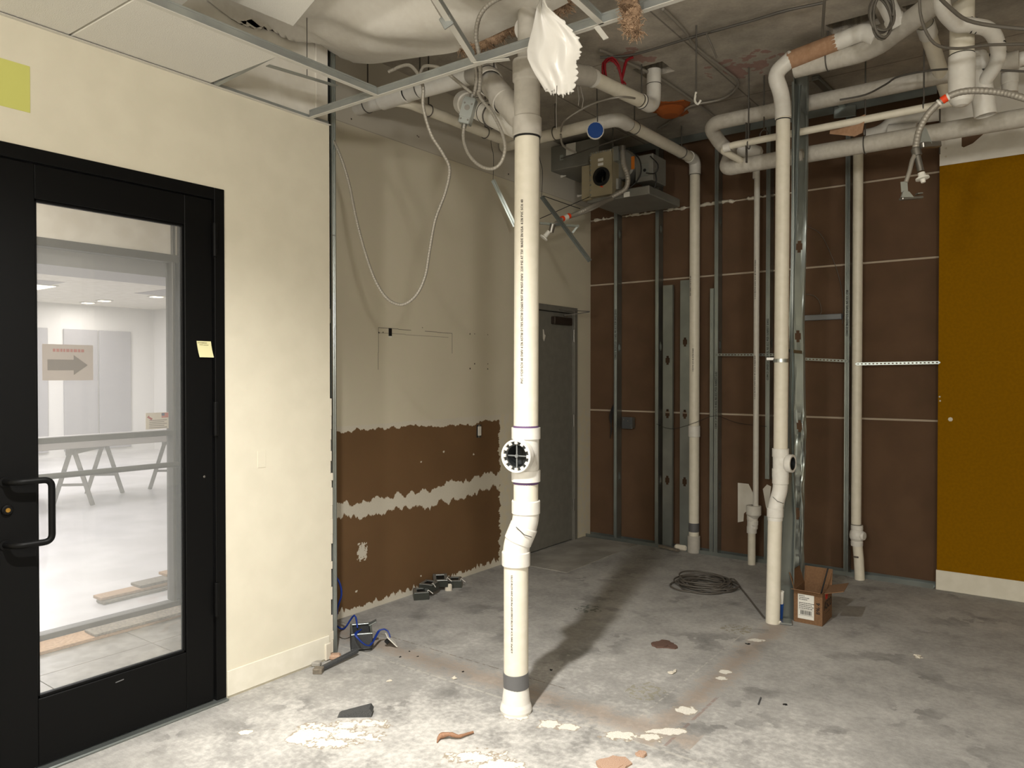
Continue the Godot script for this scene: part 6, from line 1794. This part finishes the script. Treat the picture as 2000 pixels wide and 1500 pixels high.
	part("cross_bar_arm", G.new().bar(Vector3(-2.841, 2.654, -4.634), Vector3(-2.876, 2.598, -4.607), .014, .014), M.zinc, sp)
	single("guy_wire", G.new().tube([Vector3(-3.008, 2.681, -4.386), Vector3(-3.240, 3.070, -5.450)], .003, 5), M.wire, "thin guy wire from the fan unit down to the left sprinkler", "wire")
	single("guy_wire", G.new().tube([Vector3(-2.988, 2.841, -4.403), Vector3(-2.885, 2.795, -4.728)], .003, 5), M.wire, "thin wire crossing below the fan unit to the hanging bar", "wire")

# ================================================================ things on the floor
func build_floor_things() -> void:
	var rng := RandomNumberGenerator.new()
	rng.seed = 41
	# carton
	var c0 := Vector3(-1.379, 0.000, -4.868)
	var c1 := Vector3(-1.205, 0.000, -4.866)
	var x0 := c0.x
	var x1 := c1.x
	var zf := (c0.z + c1.z) * .5
	var zb := zf - .235
	var h := .205
	var e := .004
	var bx := thing("carton", "small open cardboard carton with a white shipping label", "box", V((x0 + x1) * .5, 0, (zf + zb) * .5))
	part("front", G.new().bx(V(x0, 0, zf - e), V(x1, h, zf), .001), M.card, bx)
	part("back", G.new().bx(V(x0, 0, zb), V(x1, h, zb + e), .001), M.card, bx)
	part("side", G.new().bx(V(x0, 0, zb), V(x0 + e, h, zf), .001), M.card, bx)
	part("side", G.new().bx(V(x1 - e, 0, zb), V(x1, h, zf), .001), M.card, bx)
	part("bottom", G.new().bx(V(x0, 0, zb), V(x1, e, zf)), M.card, bx)
	part("flap", G.new().bar(V((x0 + x1) * .5, h, zf), V((x0 + x1) * .5, h + .015, zf + .055), x1 - x0, e), M.card, bx)
	part("flap", G.new().bar(V((x0 + x1) * .5, h, zb), V((x0 + x1) * .5, h + .10, zb - .02), x1 - x0, e, V(0, 0, 1)), M.card, bx)
	part("flap", G.new().bar(V(x1, h, (zf + zb) * .5), V(x1 + .11, h + .03, (zf + zb) * .5 - .01), .22, e), M.card, bx)
	part("flap", G.new().bar(V(x0, h, (zf + zb) * .5), V(x0 - .03, h + .10, (zf + zb) * .5), .22, e, V(1, 0, 0)), M.card, bx)
	var lx := x0 + .075
	var lab := part("shipping_label", G.new().box(at(V(lx, .105, zf + .0008)), V(.098, .155, .0012)), M.tag_white, bx, "white shipping label")
	var g := G.new()
	var yy := .172
	for q in [[-.03, .03], [-.018, .05], [-.016, .05], [.0, 0.0], [-.002, .085], [.0, .08], [-.005, .088], [-.004, .07]]:
		if q[1] > 0.0:
			var u := lx - .042
			while u < lx - .042 + q[1]:
				var ww := rng.randf_range(.004, .012)
				g.box(at(V(u + ww * .5, yy, zf + .0016)), V(ww, .0042, .0006))
				u += ww + .002
		yy -= .011
	g.box(at(V(lx, .086, zf + .0016)), V(.088, .0012, .0006))
	g.box(at(V(lx, .050, zf + .0016)), V(.088, .0012, .0006))
	var u2 := lx - .034
	while u2 < lx + .036:
		var ww := rng.randf_range(.001, .004)
		g.box(at(V(u2 + ww * .5, .068, zf + .0016)), V(ww, .026, .0006))
		u2 += ww + rng.randf_range(.0015, .003)
	bits("print", g, M.ink, lab)
	words("felt_pen_mark", "8% 4", .024, Transform3D(Basis(V(0, 1, 0), V(-1, 0, 0), V(0, 0, 1)), V(x1 - .026, .105, zf + .0004)), M.ink, bx, "black felt pen scribble")
	words("maker_name", "ASCO", .056, Transform3D(Basis(V(0, 0, -1), V(0, 1, 0), V(1, 0, 0)), V(x1 + .0004, .115, zf - .135)), M.ink, bx, "bold black maker name", .95)
	part("maker_emblem", G.new().prism(Transform3D(Basis(V(0, 0, -1), V(0, 1, 0), V(1, 0, 0)), V(x1, .175, zf - .10)), PackedVector2Array([V2(-.035, 0), V2(-.018, .026), V2(.018, .026), V2(.035, 0), V2(.018, -.026), V2(-.018, -.026)]), .0008), mat(Color(.78, .13, .06), .7), bx, "red hexagonal emblem")
	part("emblem_notch", G.new().prism(Transform3D(Basis(V(0, 0, -1), V(0, 1, 0), V(1, 0, 0)), V(x1 + .0008, .172, zf - .10)), PackedVector2Array([V2(-.012, -.006), V2(0, .010), V2(.012, -.006)]), .0006), mat(Color(.40, .05, .03), .7), bx)
	part("print_line", G.new().bx(V(x1, .062, zf - .18), V(x1 + .0006, .064, zf - .07)), M.ink, bx)
	single("thin_rod", G.new().tube([V(x0 + .10, .02, zf - .12), V(x0 + .10, .03, zf - .12) + V(.065, .30, -.05)], .005, 8), M.black_rubber, "thin dark rod sticking out of the open carton", "rod")
	# coiled cable
	var cc := Vector3(-2.128, 0.000, -5.270)
	var path := []
	for i in 400:
		var a := TAU * i / 36.0
		var k := i / 36.0
		var r := .165 + .035 * sin(k * 2.1) + .02 * sin(k * 5.3)
		path.append(cc + V(.04 * sin(k * 1.7), .009 + .0055 * k * (.75 + .25 * sin(a * 1.5)), .03 * cos(k * 2.3)) + V(cos(a) * r, 0, sin(a) * r * .95))
	var last: Vector3 = path[-1]
	path.append_array(spline([last, Vector3(-2.010, 0.030, -5.497), Vector3(-1.882, 0.012, -5.335), Vector3(-1.704, 0.009, -5.054), Vector3(-1.545, 0.009, -4.798)], .03).slice(1))
	var co := thing("cable_coil", "coil of grey cable lying on the concrete floor", "cable", cc)
	part("cable", G.new().tube(path, .006, 7), mat(Color(.34, .32, .295), .5), co)
	var lp := []
	for i in 33:
		var a := TAU * i / 32.0
		lp.append(Vector3(-2.202, 0.000, -5.198) + V(.803, 0, -.596) * cos(a) * .16 + V(.596, 0, .803) * sin(a) * .15 + V(0, .009, 0))
	part("loose_turn", G.new().tube(lp, .006, 7, false), mat(Color(.34, .32, .295), .5), co)
	# heap of outlet boxes by the side wall
	var k := 0
	for q in [[Vector3(-3.627, 0.000, -3.809), .0, .25, "lowest grey outlet box in the heap by the brown wall"], [Vector3(-3.631, -0.000, -3.897), .035, -.35, "grey outlet box with a frame leaning on the lowest one"], [Vector3(-3.652, 0.000, -4.039), .04, .2, "dark tipped outlet box in the middle of the heap"], [Vector3(-3.629, 0.000, -4.172), .0, .1, "grey outlet box standing apart at the far end of the heap"]]:
		var p: Vector3 = q[0] + V(0, q[1], 0)
		var b := thing("outlet_box", q[3], "outlet box", p, 0.0, "outlet boxes by the wall")
		var t := Transform3D(Basis(V(0, 1, 0), .6 + q[2]) * Basis(V(1, 0, 0), .35 * q[2] + (.18 if k > 0 and k < 3 else 0.0)), p + V(0, .026, 0))
		g = G.new()
		g.box(t * Transform3D(Basis(), V(0, -.022, 0)), V(.105, .003, .10))
		for sg in [-1.0, 1.0]:
			g.box(t * Transform3D(Basis(), V(.051 * sg, 0, 0)), V(.003, .046, .10))
			g.box(t * Transform3D(Basis(), V(0, 0, .049 * sg)), V(.105, .046, .003))
		part("shell", g, mat(Color(.30, .31, .29), .45, .6), b)
		g = G.new()
		for sg in [-1.0, 1.0]:
			g.box(t * Transform3D(Basis(), V(.040 * sg, .028, 0)), V(.022, .008, .10), .002)
			g.box(t * Transform3D(Basis(), V(0, .028, .040 * sg)), V(.08, .008, .018), .002)
		part("plaster_ring", g, M.plated, b)
		part("device", G.new().box(t * Transform3D(Basis(), V(0, .018, 0)), V(.035, .02, .06), .003), M.black_rubber, b)
		part("wire_stub", G.new().tube([t * V(.02, .0, .02), t * V(.05, .04, .03), t * V(.08, .02, .05)], .003, 6), M.tag_white, b)
		k += 1
	single("gypsum_chunk", G.new().box(at(Vector3(-3.592, 0.020, -4.062), .7), V(.05, .06, .02), .008), M.chip, "white flake of gypsum leaning in the heap of outlet boxes", "debris")
	# electrical box with blue wires at the wall end
	var p1 := Vector3(-3.217, 0.000, -2.896)
	var fb := thing("floor_box", "grey electrical box with blue wires spilling out, by the cut wall end", "junction box", p1)
	var tt := Transform3D(Basis(V(0, 1, 0), .9) * Basis(V(1, 0, 0), .25), p1 + V(-.01, .062, 0))
	g = G.new()
	g.box(tt * Transform3D(Basis(), V(0, -.053, 0)), V(.12, .004, .085), .001)
	for sg in [-1.0, 1.0]:
		g.box(tt * Transform3D(Basis(), V(.058 * sg, .012, 0)), V(.004, .088, .11), .001)
		g.box(tt * Transform3D(Basis(), V(0, .012, .053 * sg)), V(.12, .088, .004), .001)
		g.box(tt * Transform3D(Basis(V(1, 0, 0), -.75 * sg), V(0, -.042, .046 * sg)), V(.12, .004, .034), .001)
	part("shell", g, M.slate, fb)
	g = G.new()
	for sg in [-1.0, 1.0]:
		g.box(tt * Transform3D(Basis(), V(.054 * sg, .060, 0)), V(.012, .008, .115), .002)
		g.box(tt * Transform3D(Basis(), V(0, .060, .05 * sg)), V(.10, .008, .012), .002)
	g.box(tt * Transform3D(Basis(V(0, 0, 1), .5), V(.065, .075, -.03)), V(.05, .006, .03), .002)
	part("plaster_ring", g, M.zinc, fb)
	var plate := Vector3(-3.125, 0.000, -3.025)
	for w in [[V(0, .055, 0), V(.02, .09, .05), V(.06, .03, .08), V(.10, .02, .05)], [V(-.02, .055, .01), V(.0, .085, .06), V(.05, .02, .09), V(.11, .03, .04)]]:
		var q0: Vector3 = tt * w[0]
		part("wire", G.new().tube(spline([q0, tt.origin + V(.05, .03, .08) + w[0] * .3, tt.origin + V(.09, -.03, .02) + w[0] * .2, plate + V(-.06, .07, .02) + w[0] * .3, plate + V(-.02, .085, .0), plate + V(.0, .05, .0)], .02), .0042, 6), M.blue_wire, fb)
	part("wire", G.new().tube(spline([tt * V(-.02, .055, -.02), tt.origin + V(-.08, .11, -.02), Vector3(-3.370, 0.087, -2.893), Vector3(-3.443, 0.088, -2.901)], .02), .005, 6), M.blue_wire, fb)
	single("blue_wire", G.new().tube(spline([Vector3(-3.342, 0.437, -2.795), Vector3(-3.352, 0.364, -2.848), Vector3(-3.360, 0.293, -2.866), Vector3(-3.400, 0.216, -2.873), Vector3(-3.430, 0.146, -2.887)], .02), .006, 6), M.blue_wire, "blue wire bowing out of the cut wall end", "wire")
	var cp := thing("cover_plate", "white cover plate standing tipped on the floor with blue wires", "cover plate", plate)
	var tp := Transform3D(Basis(V(0, 1, 0), .95) * Basis(V(0, 0, 1), .75), plate + V(.01, .038, 0))
	part("plate", G.new().box(tp, V(.006, .085, .085), .002), M.tag_white, cp)
	part("jack", G.new().box(tp * Transform3D(Basis(), V(-.018, .012, 0)), V(.03, .022, .022), .002), M.black_rubber, cp)
	var s0 := Vector3(-3.147, 0.014, -2.527)
	var s1 := Vector3(-3.166, 0.030, -2.813)
	var cd := thing("conduit_stub", "steel channel stub running from the baseboard to the floor box", "conduit", s0)
	part("channel", G.new().bar(s0, s1, .026, .022, Vector3.UP, .004), M.slate, cd)
	part("end_block", G.new().box(at(s0 + V(.0, .0, 0), .6), V(.05, .03, .045), .004), M.greywood, cd)
	single("gypsum_chunk", G.new().box(at(Vector3(-3.233, 0.012, -2.583), .5), V(.05, .025, .04), .006), M.concrete, "grey block of rubble at the foot of the left baseboard", "debris")
	single("gypsum_chunk", G.new().box(at(Vector3(-3.227, 0.014, -2.708), .8), V(.06, .03, .05), .009), M.clay, "brownish rubble in the gap at the cut wall end", "debris")
	# rubber door wedge
	var wd := Vector3(-2.613, 0.000, -2.296)
	var ax := (Vector3(-2.560, 0.000, -2.348) - Vector3(-2.681, 0.000, -2.252)).normalized()
	var ln := .155
	var tw := Transform3D(Basis(ax, V(0, 1, 0), ax.cross(V(0, 1, 0))), Vector3(-2.679, 0.000, -2.253) + V(0, 0, -.01))
	single("door_wedge", G.new().prism(tw * Transform3D(Basis(), V(0, 0, -.035)), PackedVector2Array([V2(0, 0), V2(ln, 0), V2(ln + .004, .022), V2(ln - .008, .040), V2(.01, .006)]), .058), M.slate, "dark grey rubber door wedge on the bare floor", "door wedge")
	# scraps
	single("peel_scrap", G.new().tube(spline([Vector3(-2.138, 0.003, -2.344), Vector3(-2.151, 0.012, -2.378), Vector3(-2.121, 0.020, -2.404), Vector3(-2.089, 0.012, -2.425), Vector3(-2.077, 0.010, -2.461), Vector3(-2.068, 0.007, -2.499)], .008), [.003, .004, .006, .008, .011, .013, .012, .010, .009, .008, .010, .009, .008, .007, .008, .007, .006, .006, .006, .006, .006, .006, .006, .006, .006, .006, .006, .006, .006, .006, .006, .006, .006, .006, .006, .006, .006, .006, .006, .006], 8), M.skin, "curled reddish brown peel of tape in the foreground", "scrap")
	for q in [[Vector3(-1.458, 0.000, -2.647), .075, "reddish brown crust of old adhesive at the bottom edge", M.clay], [Vector3(-1.403, 0.000, -2.769), .026, "small reddish crust beside the larger one", M.clay], [Vector3(-1.856, 0.000, -3.977), .07, "flat brown scrap of paper on the floor beyond the stack's shadow", M.scrap]]:
		var sc := thing("floor_scrap", q[2], "scrap", q[0])
		for m in 4:
			var poly := PackedVector2Array()
			for i in 13:
				var a := TAU * i / 13.0
				poly.append(V2(cos(a), sin(a)) * float(q[1]) * rng.randf_range(.45, .8))
			var off := V(rng.randf_range(-.5, .5), 0, rng.randf_range(-.5, .5)) * float(q[1])
			part("flake", G.new().prism(Transform3D(Basis(V(1, 0, 0), -PI / 2) * Basis(V(1, 0, 0), rng.randf_range(-.04, .04)), (q[0] as Vector3) + off + V(0, .0005, 0)), poly, .005 + .002 * m), q[3], sc)
	k = 0
	for q in [[Vector3(-2.768, 0.000, -2.671), "white plaster crumb near the floor seam left of the stack", M.chip, .022], [Vector3(-2.526, 0.000, -2.899), "white plaster crumb just left of the stack foot", M.chip, .022], [Vector3(-1.656, 0.000, -3.644), "white curled chip on the floor right of the stack's shadow", M.chip, .03], [Vector3(-0.641, 0.000, -4.655), "white chip far right on the floor before the yellow wall", M.chip, .03], [Vector3(-1.060, 0.000, -3.607), "black pebble on the floor at the right", M.black_rubber, .012], [Vector3(-1.476, 0.000, -4.290), "dark pebble in the worn strip before the carton", M.black_rubber, .014], [Vector3(-2.978, 0.000, -3.034), "black speck beyond the floor box, nearer the wall", M.black_rubber, .009], [Vector3(-2.962, -0.000, -2.941), "black speck nearest the floor box", M.black_rubber, .009], [Vector3(-2.887, 0.000, -3.006), "black speck farthest from the floor box", M.black_rubber, .009], [Vector3(-2.541, 0.000, -2.995), "black sliver left of the stack", M.black_rubber, .010], [Vector3(-2.185, 0.000, -3.285), "black curl in the stack's shadow", M.black_rubber, .012]]:
		g = G.new()
		var sz: float = q[3]
		for m in 3:
			g.box(Transform3D(Basis(V(0, 1, 0), rng.randf() * 3.0) * Basis(V(1, 0, 0), rng.randf_range(-.5, .5)), (q[0] as Vector3) + V(rng.randf_range(-.5, .5) * sz, sz * .16, rng.randf_range(-.5, .5) * sz)), V(sz, sz * .22, sz * .6), sz * .05)
		single("floor_crumb", g, q[2], q[1], "debris", "crumbs on the floor")
	single("blue_sliver", G.new().bar(Vector3(-1.160, 0.003, -3.525), Vector3(-1.176, 0.003, -3.611), .006, .004), M.slate, "thin bluish sliver on the floor at the right", "debris")
